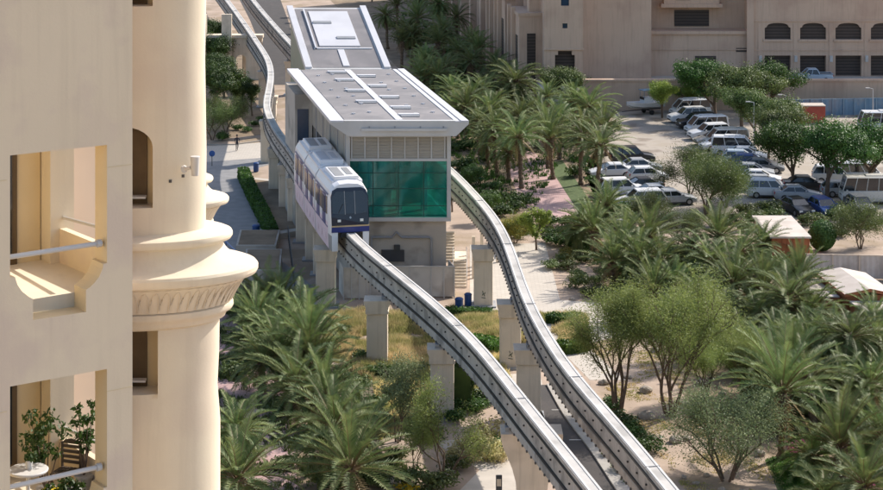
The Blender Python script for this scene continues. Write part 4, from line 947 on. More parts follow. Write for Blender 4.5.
# person on the path: continuous skinned figure, walking
def person(loc, rz):
    t = thing('person', 'person in dark clothes sitting low at the edge of the sunny path', 'person', loc, rz)
    J = {'pel': (0, 0, .92), 'sp': (0, .0, 1.15), 'ch': (0, 0, 1.35), 'nk': (0, .0, 1.5), 'hd': (0, .01, 1.6), 'ht': (0, 0, 1.72),
         'hl': (.1, 0, .88), 'kl': (.11, .16, .5), 'al': (.11, .05, .09), 'tl': (.11, .22, .05), 'hr': (-.1, 0, .88), 'kr': (-.11, -.02, .48), 'ar': (-.11, -.28, .14), 'tr': (-.11, -.14, .05),
         'sl': (.19, 0, 1.42), 'el': (.25, -.1, 1.15), 'wl': (.25, .05, .92), 'fl': (.24, .1, .82), 'sr': (-.19, 0, 1.42), 'er': (-.25, .06, 1.15), 'wr': (-.24, .22, .95), 'fr': (-.23, .28, .87)}
    Rr = {'pel': .14, 'sp': .13, 'ch': .16, 'nk': .06, 'hd': .095, 'ht': .07, 'hl': .09, 'kl': .06, 'al': .042, 'tl': .04, 'hr': .09, 'kr': .06, 'ar': .042, 'tr': .04, 'sl': .065, 'el': .045, 'wl': .03, 'fl': .03, 'sr': .065, 'er': .045, 'wr': .03, 'fr': .03}
    ed = [('pel','sp'),('sp','ch'),('ch','nk'),('nk','hd'),('hd','ht'),('pel','hl'),('hl','kl'),('kl','al'),('al','tl'),('pel','hr'),('hr','kr'),('kr','ar'),('ar','tr'),('ch','sl'),('sl','el'),('el','wl'),('wl','fl'),('ch','sr'),('sr','er'),('er','wr'),('wr','fr')]
    ks = list(J); me = bpy.data.meshes.new('body'); me.from_pydata([J[k_] for k_ in ks], [(ks.index(a_), ks.index(b_)) for a_, b_ in ed], [])
    o = bpy.data.objects.new('body', me); COL.objects.link(o); o.parent = t
    md = o.modifiers.new('skin', 'SKIN')
    for i, k_ in enumerate(ks):
        me.skin_vertices[0].data[i].radius = (Rr[k_]*.95, Rr[k_]*(.7 if k_ in ('ch', 'sp', 'pel') else .95)); me.skin_vertices[0].data[i].use_root = k_ == 'pel'
    o.modifiers.new('s', 'SUBSURF').levels = 1
    dg = bpy.context.evaluated_depsgraph_get(); dg.update(); m2 = bpy.data.meshes.new_from_object(o.evaluated_get(dg)); o.modifiers.clear(); o.data = m2
    m2.materials.clear(); m2.materials.append(M['skin']); m2.materials.append(M['navycloth']); m2.materials.append(M['wood'])
    for p_ in m2.polygons:
        z_ = p_.center.z; ax = abs(p_.center.x)
        p_.material_index = 0 if (z_ > 1.48 or (ax > .2 and z_ < 1.1 and z_ > .75)) else (2 if z_ < .1 else 1)
    b = MB(); b.lathe([(.085, 1.63), (.105, 1.68), (.1, 1.76), (.05, 1.81), (.01, 1.82)], (0, -.01, 0), 14); b.build('hair', M['black'], t, smooth=True)
    t['label'] = 'person in dark clothes walking along the sunlit footpath'
person(P(237, 151), math.radians(200))
M['flower2'] = leafmat('yellow_green_leaf', (.34, .29, .05), (.14, .17, .04), 1.5)
# ================= VEGETATION =================
def frond(b, az, el, L, wilt, nl=30, lw=.5):
    pts = []; p = Vector((0, 0, 0)); e = el; k = 9; side = Vector((-math.sin(az), math.cos(az), 0)); tw = rnd(-.25, .25)
    for i in range(k+1):
        pts.append(p.copy()); d = Vector((math.cos(az)*math.cos(e), math.sin(az)*math.cos(e), math.sin(e)))+side*tw*.12*i/k; p = p+d*L/k; e -= wilt/k*(.5+i/k)
    b.tube(pts, [.035*(1-.8*i/k) for i in range(k+1)], 3, 1, cap=False)
    for i in range(nl):
        t = .16+.84*(i+.5)/nl; q = t*k; j = min(int(q), k-1); c = pts[j].lerp(pts[j+1], q-j); d = (pts[j+1]-pts[j]).normalized()
        s = d.cross(Vector((0, 0, 1)));
        if s.length < .1: s = side.copy()
        s.normalize(); u = s.cross(d).normalized(); ll = lw*math.sin(math.pi*(.12+.84*t))**.6*rnd(.85, 1.1)
        for sg in (-1, 1):
            dr = (s*sg*.72+d*.6+u*rnd(.15, .5)).normalized(); tip = c+dr*ll-Vector((0, 0, .06*ll)); wv = d*.028
            b.v += [c-wv, c+wv, c+dr*ll*.5+wv*.8, tip, c+dr*ll*.5-wv*.8]; o = len(b.v)-5; b.f.append([o, o+1, o+2, o+3, o+4]); b.mi.append(0)
def palm_crown(seed, n=46, L=3.3, up=1.35, lo=-.5, hang=.0):
    random.seed(seed); b = MB()
    for i in range(n):
        t = (i+.5)/n; az = i*2.39996+rnd(-.25, .25); el = up-(up-lo)*t**.8+rnd(-.12, .12)
        frond(b, az, el, L*rnd(.85, 1.1)*(1-.1*t), rnd(.55, 1.2)+hang, 34)
    for i in range(12):
        k0 = len(b.f); frond(b, rnd(0, 6.28), rnd(-1.3, -.6), L*rnd(.5, .75), .5, 14, .35)
        for q in range(k0, len(b.f)): b.mi[q] = 1
    me = b.build('crown', [M['palm'], M['palmdry']], fix=False); 
    return me
def palm_trunk(seed, H):
    random.seed(seed); b = MB(); k = int(H/.22); pts = [Vector((.06*math.sin(i*.3+seed), .06*math.cos(i*.27), i*H/k)) for i in range(k+1)]
    b.tube(pts, [(.24 if i % 2 else .19)+(.06 if i < 2 else 0)+(.06 if i > k-3 else 0) for i in range(k+1)], 9)
    for i in range(26):
        a = rnd(0, 6.28); z = rnd(.75, 1)*H; d = Vector((math.cos(a), math.sin(a), 0)); b.tube([d*.2+Vector((0, 0, z)), d*.42+Vector((0, 0, z+.28))], [.06, .03], 4)
    return b.build('trunk', M['palmbark'], fix=False)
crowns = [palm_crown(1), palm_crown(2, 52, 3.2, 1.45, -.7), palm_crown(3, 40, 3.5, 1.3, -.2, .2), palm_crown(4, 60, 3.1, 1.4, -.9, .2), palm_crown(5, 36, 3.6, 1.45, .1, -.1), palm_crown(6, 30, 3.4, 1.5, .2, -.25), palm_crown(7, 66, 2.9, 1.3, -1.0, .35), palm_crown(8, 42, 3.7, 1.5, -.1, -.3)]
trunks = {h: palm_trunk(int(h*10), h) for h in (1.0, 2.0, 3.0, 4.0, 5.0, 6.0)}
protos = crowns+list(trunks.values())
random.seed(11)
palms = {
 'in the shade behind the station roof': [(398, 6, 5, 1), (420, 18, 5, 1), (445, 30, 5, 1), (440, 4, 5, 1), (468, 42, 5, 1), (470, 62, 4, 1), (492, 66, 4, 1), (455, 52, 4, .9), (418, 0, 5, 1), (436, 44, 4, .9), (388, 16, 5, .9), (456, 18, 5, 1), (482, 50, 5, 1), (505, 78, 4, .9), (408, 30, 4, 1), (428, 60, 4, 1)],
 'in the sunlit row beside the station roof': [(402, 42, 4, 1), (420, 58, 4, .9), (436, 78, 4, 1), (452, 92, 4, .9), (466, 108, 4, 1), (480, 122, 4, .9), (412, 34, 5, .9), (446, 70, 4, .9), (424, 78, 4, 1), (458, 112, 3, .9), (474, 96, 4, 1), (488, 140, 3, .9)],
 'in the sunlit grove before the far wing': [(514, 82, 5, 1.2), (500, 104, 4, 1), (536, 112, 4, 1), (560, 122, 4, 1), (590, 108, 4, 1.1), (548, 98, 4, .9), (488, 92, 4, .9), (572, 104, 4, 1), (520, 118, 4, 1), (606, 128, 3, .9), (548, 130, 4, 1), (488, 112, 4, 1)],
 'with bare trunk along the pink walkway': [(497, 128, 5, 1), (522, 138, 5, 1.15), (508, 152, 3, .9), (580, 135, 5, 1.1), (597, 146, 5, 1), (553, 140, 4, .9)],
 'between the pink walkway and the orange cabin': [(606, 206, 2, .95), (596, 232, 2, 1.1), (622, 246, 2, 1.15), (648, 238, 2, 1), (612, 262, 2, 1), (640, 262, 2, 1), (722, 238, 3, 1.1), (742, 252, 2, 1), (708, 262, 2, 1), (762, 244, 2, .9), (690, 250, 2, .9), (664, 262, 2, 1), (676, 286, 2, .95), (584, 226, 2, .9), (656, 292, 2, .85)],
 'in the dense grove left of the low shed': [(735, 285, 2, 1.05), (765, 290, 2, 1), (790, 300, 3, 1.1), (758, 318, 2, 1), (810, 318, 2, 1), (728, 322, 2, .9), (775, 338, 2, 1), (746, 345, 2, .9), (700, 300, 2, .9), (800, 280, 2, .9)],
 'in the dense grove in front of the low shed': [(852, 336, 4, 1.2), (838, 352, 2, 1), (878, 345, 3, 1), (812, 352, 2, 1), (875, 318, 2, .9)],
 'near the right edge above the lawn': [(782, 392, 4, 1.2), (812, 378, 3, 1.1), (842, 388, 2, 1), (872, 384, 2, 1), (795, 364, 2, 1), (758, 372, 2, .9)],
 'in the bottom right corner': [(842, 448, 2, 1.25), (880, 438, 2, 1.1), (812, 458, 1, .9), (868, 486, 2, 1.1), (824, 498, 1, 1)],
 'at the top of the left grove beside the cornice': [(262, 300, 2, 1), (282, 304, 2, .95), (300, 318, 2, 1.05), (256, 322, 2, 1), (276, 330, 2, 1), (246, 306, 1, .8)],
 'in the middle of the left grove': [(306, 346, 3, 1.1), (282, 358, 2, 1), (262, 362, 2, 1), (316, 366, 2, 1), (296, 384, 2, 1), (248, 344, 1, .9)],
 'in the lower left grove by the pink path': [(336, 428, 3, 1.3), (325, 396, 2, 1), (240, 432, 2, 1.1), (238, 480, 2, 1.1), (352, 470, 2, 1.1), (366, 438, 1, .9)],
}
for phrase, lst in palms.items():
    if 'roof' in phrase or 'grove' in phrase or 'walkway' in phrase: lst = [(a_, b_, c_, d_*1.05) for a_, b_, c_, d_ in lst]
    for i, (px, py, hc, s) in enumerate(sorted(lst)):
        p = P(px, py, hc); t = thing('date_palm', 'date palm %s, %s from the left' % (phrase, ORD[i]), 'palm tree', (p.x, p.y, 0), rnd(0, 6.28), 'date palms round the station and parking'); t.rotation_euler[0] = rnd(-.09, .09); t.rotation_euler[1] = rnd(-.09, .09); s *= rnd(.82, 1.1)
        c = random.choice(crowns).copy(); COL.objects.link(c); c.parent = t; c.location = (0, 0, hc); c.scale = (s, s, s*rnd(.9, 1.1))
        c2 = trunks[float(hc)].copy(); COL.objects.link(c2); c2.parent = t

# ---- branching trees ----
def branch(b, p, d, L, r, depth, tips, spread=.55, k=2):
    n = 4; pts = [p.copy()]
    for i in range(n):
        d = (d+Vector((rnd(-1, 1), rnd(-1, 1), rnd(-.4, .6)))*.14).normalized(); p = p+d*L/n; pts.append(p.copy())
    b.tube(pts, [r*(1-.4*i/n) for i in range(n+1)], 5 if depth > 1 else 4, cap=False)
    if depth <= 1: tips.append((pts[2], d)); tips.append((p, d))
    elif depth == 2: tips.append((pts[3], d)); tips.append((pts[1], d))
    if depth == 0: return
    for i in range(k+(random.random() < .5)):
        dd = (d+Vector((rnd(-1, 1), rnd(-1, 1), rnd(-.5, .7)))*spread*1.3).normalized(); branch(b, p if i else pts[-2], dd, L*(rnd(.6, .8) if depth < 3 else rnd(.8, 1.05)), r*.58, depth-1, tips, spread, k)
def feather(b, c, rad, n, size, droop=.5):
    for _ in range(n):
        o = Vector((random.gauss(0, .5), random.gauss(0, .5), random.gauss(0, .45)))*rad; p = c+o
        d = (o*.6+Vector((rnd(-1, 1), rnd(-1, 1), rnd(-.6, .9)-droop*.3))*rad*.6).normalized(); s = d.cross(Vector((rnd(-1, 1), rnd(-1, 1), rnd(-1, 1)))).normalized()
        l = size*rnd(.7, 1.5); wd = size*.16
        b.v += [p, p+d*l*.5+s*wd, p+d*l, p+d*l*.5-s*wd]; q = len(b.v)-4; b.f.append([q, q+1, q+2, q+3]); b.mi.append(0)
def make_tree(seed, H, R, style):
    random.seed(seed); tb_ = MB(); tips = []
    stems = {'airy': 3, 'ghaf': 4, 'olive': 3, 'dense': 1, 'lime': 1, 'shrub': 6}[style]
    depth = {'airy': 4, 'ghaf': 4, 'olive': 4, 'dense': 4, 'lime': 3, 'shrub': 3}[style]
    for i in range(stems):
        a = i*6.28/stems+rnd(-.4, .4); sp = .0 if stems == 1 else (.35 if style != 'shrub' else .7)
        d = Vector((math.cos(a)*sp, math.sin(a)*sp, 1)).normalized()
        branch(tb_, Vector((math.cos(a)*.08*stems/2, math.sin(a)*.08*stems/2, -.05)), d, H*{'airy': .26, 'ghaf': .2, 'olive': .18, 'dense': .19, 'lime': .3, 'shrub': .22}[style], .035*H/2.2 if stems > 1 else .03*H, depth, tips, .6 if style != 'ghaf' else .45)
    zs = sorted(t[0].z for t in tips); mz = zs[-1]; mr = sorted(math.hypot(t[0].x, t[0].y) for t in tips)[int(len(tips)*.93)]
    sz, sr = (H*.94)/mz, (R*.85)/mr
    for i, v in enumerate(tb_.v): tb_.v[i] = Vector((v.x*(1+(sr-1)*min(1, v.z/mz*2)), v.y*(1+(sr-1)*min(1, v.z/mz*2)), v.z*sz))
    tips = [(Vector((t.x*(1+(sr-1)*min(1, t.z/mz*2)), t.y*(1+(sr-1)*min(1, t.z/mz*2)), t.z*sz)), d) for t, d in tips]
    tips = [t for t in tips if math.hypot(t[0].x, t[0].y) < R*1.05 and t[0].z > H*.1]
    b = MB(); tot = {'ghaf': 34000, 'olive': 19000, 'dense': 19000, 'lime': 6000, 'shrub': 24000, 'airy': 6500}[style]
    mx_ = {'dense': 140, 'olive': 140, 'ghaf': 200, 'airy': 90, 'lime': 90, 'shrub': 150}[style]
    if len(tips) > mx_: tips = random.sample(tips, mx_)
    per = tot//len(tips)
    for t, d in tips:
        r = R*{'airy': .2, 'ghaf': .2, 'olive': .24, 'dense': .25, 'lime': .3, 'shrub': .25}[style]*rnd(.7, 1.25)
        if style in ('ghaf', 'shrub', 'airy'): feather(b, t, r*1.2, per, .125, .6)
        elif style == 'olive': feather(b, t, r, per, .17, 0); 
        else: leafcloud(b, t, r, per, .095, .75, .55, .55)
    mt_ = {'airy': 'ghaf', 'ghaf': 'ghaf', 'olive': 'olive', 'dense': 'dark', 'lime': 'lime', 'shrub': 'ghaf'}[style]
    return tb_.build('trunk', M['bark'], fix=False), b.build('crown', M[mt_], fix=False)
TP = {'airy': [make_tree(25, 5, 2.0, 'airy'), make_tree(26, 4, 1.6, 'airy')], 'ghaf': [make_tree(21, 8.4, 3.0, 'ghaf'), make_tree(22, 8.4, 3.4, 'ghaf')], 'olive': [make_tree(31, 5.5, 4.0, 'olive'), make_tree(32, 5.5, 3.8, 'olive')],
      'dense': [make_tree(41, 6.5, 4.2, 'dense'), make_tree(42, 6.5, 3.9, 'dense')], 'lime': [make_tree(51, 4, 1.6, 'lime')], 'shrub': [make_tree(61, 4.5, 3.0, 'shrub'), make_tree(62, 3, 1.8, 'shrub')]}
for v in TP.values():
    for a_, b_ in v: protos += [a_, b_]
random.seed(5)
def tree(kind, v, px, py, s, label, name='tree', cat='tree', sz=None, group=None, recol=None):
    p = P(px, py); t = thing(name, label, cat, p, rnd(0, 6.28), group); t.scale = (s, s, sz or s)
    for q in TP[kind][v]:
        c = q.copy(); COL.objects.link(c); c.parent = t
        if recol and q.name.startswith('crown'): c.data = c.data.copy(); c.data.materials[0] = M[recol]
    return t
tree('ghaf', 0, 618, 412, 1.03, 'tall feathery multi stemmed tree, left one of the pair by the right beam', 'feathery_tree')
tree('ghaf', 1, 670, 416, 1.12, 'tall feathery tree with dark bare stems, right one of the pair', 'feathery_tree')
tree('shrub', 0, 727, 480, 1.15, 'wide feathery bush on bare sand at the lower right', 'feathery_bush', 'bush', recol='greygreen')
tree('airy', 0, 445, 480, 1.15, 'thin feathery tree before the cream pillar under the left beam', 'feathery_tree')
tree('airy', 1, 398, 442, 1.15, 'slim upright grey green bush left of the cream pillar', 'feathery_bush', 'bush', 1.35, recol='greygreen')
tree('airy', 1, 415, 470, .8, 'low feathery bush below the slim upright bush', 'feathery_bush', 'bush')
tree('ghaf', 1, 745, 395, .6, 'feathery tree squeezed between the sandy clearing and the palms', 'feathery_tree')
tree('ghaf', 0, 700, 360, .7, 'feathery tree behind the tall pair, by the dense grove', 'feathery_tree')
tree('olive', 0, 706, 216, 1.05, 'spreading grey green tree in the middle of the parking', 'parking_tree')
tree('olive', 1, 690, 195, .85, 'spreading grey green tree further back left in the parking', 'parking_tree')
tree('olive', 1, 726, 208, .8, 'grey green tree right of the spreading parking tree', 'parking_tree')
tree('olive', 0, 676, 248, .62, 'small dark tree before the parking edge left of the orange cabin', 'parking_tree')
tree('olive', 1, 648, 228, .6, 'small tree behind the shaded palm by the white sedans', 'parking_tree')
tree('olive', 1, 860, 249, .75, 'round headed grey green tree before the minibus', 'parking_tree')
tree('olive', 0, 792, 300, .6, 'grey green tree at the corner of the orange cabin', 'parking_tree')
tree('dense', 0, 828, 200, 1.2, 'large dark dense tree over the silver saloon, middle of three', 'dense_tree')
tree('dense', 1, 794, 190, 1.08, 'large dark dense tree left of its two neighbours over the parking', 'dense_tree')
tree('dense', 0, 870, 190, 1.1, 'large dark dense tree over the minibus at right', 'dense_tree')
tree('dense', 1, 768, 165, .95, 'leafy green tree between the vans and the dark trees', 'dense_tree', recol='olive')
tree('dense', 1, 716, 122, 1.15, 'dark tree behind the first parked vehicles by the retaining wall', 'dense_tree')
tree('dense', 0, 742, 128, 1.15, 'green tree behind the vans by the retaining wall', 'dense_tree', recol='olive')
tree('dense', 0, 770, 116, 1.05, 'dark tree closest to the booth by the retaining wall', 'dense_tree')
tree('dense', 1, 756, 144, .95, 'green tree beside the tall lamp post and vans', 'dense_tree', recol='olive')
tree('dense', 1, 662, 118, .72, 'yellow green tree in front of the retaining wall beside the boat', 'lime_tree', recol='lime')
tree('dense', 0, 690, 112, .55, 'small yellow green tree between its taller neighbours at the wall', 'lime_tree', recol='lime')
tree('dense', 1, 696, 110, .95, 'dark tree just left of the first parked vehicles at the wall', 'dense_tree')
tree('dense', 0, 786, 152, .95, 'green tree between the lamp post and the red container', 'dense_tree', recol='olive')
tree('dense', 1, 572, 118, .95, 'round green tree before the far stair tower porch', 'dense_tree', recol='olive')
tree('dense', 0, 590, 106, .55, 'small dark tree at the left end of the retaining wall', 'dense_tree')
tree('dense', 0, 884, 92, .4, 'small bush on the terrace edge at the far right', 'dense_tree', recol='olive')
tree('lime', 0, 536, 250, .92, 'small bright green tree beside the plaza', 'lime_tree')
tree('shrub', 1, 514, 243, .8, 'yellow flowering bush left of the bright green tree', 'flowering_bush', 'bush', None, None, 'flower2')
for i, (px, py, s, k) in enumerate([(212, 80, 1.0, 'dense'), (224, 98, .9, 'dense'), (214, 118, 1.05, 'dense'), (238, 112, .6, 'dense'), (226, 132, .75, 'olive'), (252, 116, .65, 'dense'), (212, 140, .8, 'olive'), (216, 58, .9, 'dense'), (244, 96, .4, 'dense'), (214, 205, .35, 'lime')]):
    tree(k, 0 if k == 'lime' else i % 2, px, py, s, 'green garden tree between the close tower and curved track, %s from the back' % ORD[[7, 3, 0, 8, 1, 2, 4, 5, 6, 9].index(i) if False else sorted([80, 98, 118, 112, 132, 116, 140, 58, 96, 205]).index(py)], 'garden_tree', 'tree', None, 'trees between the tower and the track')
tree('dense', 0, 372, 2, .8, 'green tree beyond the sloping rear roof', 'garden_tree'); tree('olive', 0, 340, -6, .9, 'grey green tree beyond the rear roof at the top edge', 'garden_tree'); tree('olive', 1, 300, -12, .8, 'garden tree behind the far track at the top edge', 'garden_tree')
tree('dense', 0, 452, 212, .45, 'green bush under the right beam where it leaves the station', 'garden_tree'); tree('dense', 1, 482, 222, .42, 'round green bush behind the right beam curve', 'garden_tree', recol='hedge'); tree('dense', 1, 470, 196, .45, 'dark bush right of the station glazing', 'garden_tree')
tree('ghaf', 1, 706, 402, .55, 'slender feathery tree between the tall pair and the wide grey green bush', 'feathery_tree')
# ---- shrubs and hedges ----
def make_shrub(seed, m, size=.07, n=900, sq=.7):
    random.seed(seed); b = MB()
    for i in range(9): leafcloud(b, (rnd(-.5, .5), rnd(-.5, .5), rnd(.25, .6)), rnd(.3, .5), n//9, size, sq, .45)
    for i in range(5): b.tube([(0, 0, 0), (rnd(-.3, .3), rnd(-.3, .3), .5)], .015, 3, 1)
    return b.build('low_shrub', [M[m], M['bark']], fix=False)
SH = {k: make_shrub(70+i, k) for i, k in enumerate(['dark', 'olive', 'ghaf', 'hedge', 'flower', 'drygrass', 'magenta', 'lime'])}
protos += list(SH.values())
random.seed(9)
beds = [
 ('low shrub in the bed beside the sloping plaza', 'olive', [(560, 262), (568, 270), (578, 278), (585, 262), (596, 285), (604, 275), (615, 292), (590, 296), (552, 268), (575, 288), (628, 298), (606, 300)], (1.0, 1.7)),
 ('dark low shrub behind the bright green tree', 'dark', [(520, 238), (548, 242), (556, 236), (545, 226), (566, 246), (530, 232), (575, 240), (562, 226), (590, 250)], (1.2, 1.9)),
 ('yellow flowering shrub in the plaza bed', 'flower2', [(572, 262), (566, 256)], (.9, 1.2)),
 ('grey shrub under the far left pillar', 'olive', [(412, 372), (392, 376), (378, 372), (352, 372), (405, 392), (388, 398), (362, 362), (340, 345), (348, 332)], (.8, 1.3)),
 ('dry grass clump beside the curved path', 'drygrass', [(470, 452), (480, 446), (492, 440), (502, 452), (486, 460), (462, 462), (510, 444), (498, 462)], (1.0, 1.7)),
 ('green shrub beside the pillar shadow', 'dark', [(458, 404), (468, 412), (478, 408), (462, 390), (452, 420), (466, 378), (476, 388), (486, 402)], (1.2, 1.8)),
 ('bright green shrub beside the flared pillar', 'hedge', [(502, 452), (508, 442)], (1.0, 1.2)),
 ('green shrub at the foot of the feathery trees', 'dark', [(624, 424), (632, 434), (640, 444), (628, 440), (614, 422), (646, 452), (612, 410)], (1.2, 1.6)),
 ('low shrub right of the service road', 'olive', [(592, 420), (598, 428), (604, 440), (588, 408), (612, 456), (622, 470), (582, 398), (630, 482)], (.7, 1.1)),
 ('scrub before the dusty parking verge', 'olive', [(742, 215), (752, 219), (765, 214), (778, 218), (735, 223), (805, 226), (818, 222), (838, 220), (884, 224), (760, 224), (848, 226), (870, 228), (832, 212), (722, 226), (748, 232), (842, 236), (790, 232)], (1.1, 2.0)),
 ('tangled shrub between palms in the right grove', 'olive', [(716, 332), (742, 360), (720, 350), (782, 362), (768, 380), (830, 392), (852, 408), (802, 412), (786, 420), (862, 424), (690, 282), (672, 275), (782, 328), (820, 340), (752, 300), (730, 300), (760, 275), (785, 268), (806, 308)], (1.5, 2.6)),
 ('green shrub beyond the sandy clearing', 'dark', [(690, 318), (705, 325), (718, 312), (732, 332), (750, 330), (690, 302), (668, 290), (655, 275), (712, 298), (740, 316), (758, 345), (770, 360), (765, 400), (778, 432), (640, 330), (660, 335), (684, 345)], (1.6, 2.6)),
 ('shaded shrub under the sunlit palms', 'dark', [(470, 150), (486, 162), (478, 178), (492, 190), (505, 200), (486, 204), (470, 185), (510, 212), (498, 215), (462, 170), (456, 150), (520, 205), (596, 184), (610, 196), (618, 214), (578, 176), (604, 232), (586, 226), (632, 222), (648, 248), (668, 258), (636, 284), (600, 256), (622, 272)], (1.4, 2.4)),
 ('shaded shrub between the far palms', 'dark', [(430, 72), (452, 86), (480, 96), (506, 118), (530, 128), (548, 116), (610, 132), (476, 84), (410, 50), (440, 60), (462, 76), (396, 28), (500, 96), (520, 104), (560, 134), (600, 124), (425, 40)], (1.8, 3.0)),
 ('orange fruited frond shrub in the dense right grove', 'flower2', [(812, 372), (822, 368), (748, 380), (838, 378)], (.9, 1.3)),
 ('pink flowering shrub under the lower right palms', 'magenta', [(796, 455), (800, 448), (864, 492), (838, 476)], (.8, 1.1)),
 ('shrub below the track in the top left garden', 'dark', [(236, 130), (248, 132), (256, 126), (222, 140), (232, 118), (262, 120)], (1.0, 1.8)),
 ('grey green shrub by the left grove edge', 'olive', [(370, 410), (382, 430), (392, 460), (372, 480), (408, 488), (432, 492), (350, 400), (336, 380), (326, 352), (384, 486), (362, 388), (420, 430), (436, 440), (452, 470)], (1.0, 1.8)),
 ('yellow flowering shrub at the bottom edge', 'flower', [(403, 490), (410, 494)], (.7, .8)),
 ('green undergrowth in the left palm grove', 'olive', [(262, 332), (300, 362), (324, 410), (282, 410), (320, 445), (282, 470), (336, 490), (232, 376), (226, 455), (258, 500), (270, 350), (312, 330)], (1.4, 2.2)),
]
for label, k, pts, (s0, s1) in beds:
    pr_ = SH.get(k) or SH['flower']
    for i, (px, py) in enumerate(sorted(pts)):
        c = pr_.copy(); COL.objects.link(c); s = rnd(s0, s1); c.location = P(px, py); c.scale = (s, s*rnd(.9, 1.2), s*rnd(.7, 1.0)); c.rotation_euler[2] = rnd(0, 6.28)
        if k == 'flower2': c.data = c.data.copy(); c.data.materials[0] = M['flower2']
        extra = ['%s from the left' % ORD[i]] if i < 16 else ['right part, number %d' % 0]
        lab = '%s, %s from the left' % (label, (ORD+['seventeenth', 'eighteenth', 'nineteenth', 'twentieth', 'twenty first', 'twenty second', 'twenty third', 'twenty fourth', 'twenty fifth'])[i]) if len(pts) > 1 else label
        tag(c, lab, 'shrub', 'low shrubs: '+label)
def hedge(label, pix, wd, h, m='hedge', den=260):
    pts = smoothpath([P(x, y) for x, y in pix], .5); b = MB(); L = sum((pts[i+1]-pts[i]).length for i in range(len(pts)-1))
    b.sweep(pts, [(-wd*.36, 0), (wd*.36, 0), (wd*.34, h*.84), (-wd*.34, h*.84)])
    for _ in range(int(L*den*wd*h)+300):
        i = random.randrange(len(pts)-1); c = pts[i].lerp(pts[i+1], random.random()); t = (pts[i+1]-pts[i]).normalized(); r = Vector((t.y, -t.x, 0))
        f = random.choice((0, 1, 2)); o = (rnd(-.5, .5)*wd, h*rnd(.85, 1.08)) if f == 0 else ((-.47 if f == 1 else .47)*wd*rnd(.85, 1.1), rnd(.05, 1)*h)
        p = c+r*o[0]+Vector((0, 0, o[1])); n_ = Vector((rnd(-1, 1), rnd(-1, 1), rnd(-.3, 1))).normalized(); a = n_.cross(Vector((rnd(-1, 1), rnd(-1, 1), rnd(-1, 1)))).normalized(); q = n_.cross(a); s = rnd(.06, .12)
        b.add([p-a*s, p+q*s*.6, p+a*s, p-q*s*.6], [[0, 1, 2, 3]])
    o = b.build('hedge', M[m], fix=False); tag(o, label, 'hedge')
hedge('bright green hedge strip behind the marked pillar', [(470, 345), (492, 350), (500, 356)], 1.2, .8)
hedge('bright green hedge strip right of the marked pillar', [(556, 352), (568, 353), (585, 350)], 1.2, .8)
hedge('dark hedge strip on the near side of the dry grass', [(548, 322), (565, 324), (580, 322)], 1.0, .7, 'dark')
hedge('dark clipped hedge along the shaded path', [(243, 178), (252, 198), (264, 222), (272, 240)], 1.1, 1.1, 'dark')
hedge('low hedge by the bins below the station steps', [(445, 315), (470, 316), (492, 317)], .9, .6, 'dark')
hedge('dark hedge before the pillar in the dry grass', [(350, 372), (368, 376), (400, 376), (428, 372)], 1.0, .6, 'dark')
hedge('tall dark hedge right of the cream pillar', [(457, 400), (462, 410)], 1.6, 3.2, 'dark')
# trimmed round bush by the cabin
p = P(822, 251); t = thing('clipped_bush', 'dark rounded clipped bush right of the orange cabin', 'bush', p)
random.seed(3); b = MB()
for _ in range(2600):
    d = Vector((random.gauss(0, 1), random.gauss(0, 1), random.gauss(0, 1))).normalized(); q = Vector((d.x*1.2, d.y*1.2, 1.35+d.z*1.3))*rnd(.9, 1.03)
    n_ = (d+Vector((rnd(-1, 1), rnd(-1, 1), rnd(-1, 1)))*.6).normalized(); a = n_.cross(Vector((rnd(-1, 1), rnd(-1, 1), rnd(-1, 1)))).normalized(); w_ = n_.cross(a); s = .1
    b.add([q-a*s, q+w_*s*.6, q+a*s, q-w_*s*.6], [[0, 1, 2, 3]])
b.lathe([(.3, .1), (.95, .5), (1.1, 1.3), (.8, 2.2), (.1, 2.5)], (0, 0, 0), 16); b.build('foliage', M['dark'], t, fix=False)
b = MB(); b.tube([(0, 0, 0), (0, 0, .6)], .12, 6); b.build('trunk', M['bark'], t)
# dry grass meadow and ground litter (uncountable)
def inside(p, poly):
    c = False; j = len(poly)-1
    for i in range(len(poly)):
        a, b_ = poly[i], poly[j]
        if (a.y > p.y) != (b_.y > p.y) and p.x < (b_.x-a.x)*(p.y-a.y)/(b_.y-a.y)+a.x: c = not c
        j = i
    return c
def meadow(name, pix, n, h, m, thr=0, wd=.02, tuft=7):
    poly = [P(x, y) for x, y in pix]; xs = [p.x for p in poly]; ys = [p.y for p in poly]; b = MB(); k = 0; tries = 0
    while k < n and tries < n*12:
        tries += 1; p = Vector((rnd(min(xs), max(xs)), rnd(min(ys), max(ys)), 0))
        if not inside(p, poly): continue
        nv = noise.noise(Vector((p.x*.45, p.y*.3, 3)))
        if nv < thr+rnd(-.15, .15): continue
        k += 1; hs = h*(1+nv)*rnd(.5, 1.3)
        for _ in range(tuft):
            q = p+Vector((rnd(-.15, .15), rnd(-.15, .15), 0)); d = Vector((rnd(-.5, .5), rnd(-.5, .5), 1)).normalized()*hs; s = Vector((rnd(-1, 1), rnd(-1, 1), 0)).normalized()*wd
            b.v += [q-s, q+s, q+d]; o = len(b.v)-3; b.f.append([o, o+1, o+2]); b.mi.append(0)
    o = b.build(name, M[m], fix=False); o['kind'] = 'stuff'; o['label'] = 'patchy '+name.replace('_', ' ')+' on the ground'; o['category'] = 'grass'; return o
meadow('dry_grass', [(325, 315), (362, 312), (440, 318), (436, 345), (436, 372), (385, 385), (330, 370)], 9000, .5, 'drygrass', -.3, .03)
meadow('dry_grass', [(450, 310), (500, 312), (585, 318), (588, 345), (545, 345), (470, 345)], 7000, .5, 'drygrass', -.35, .03)
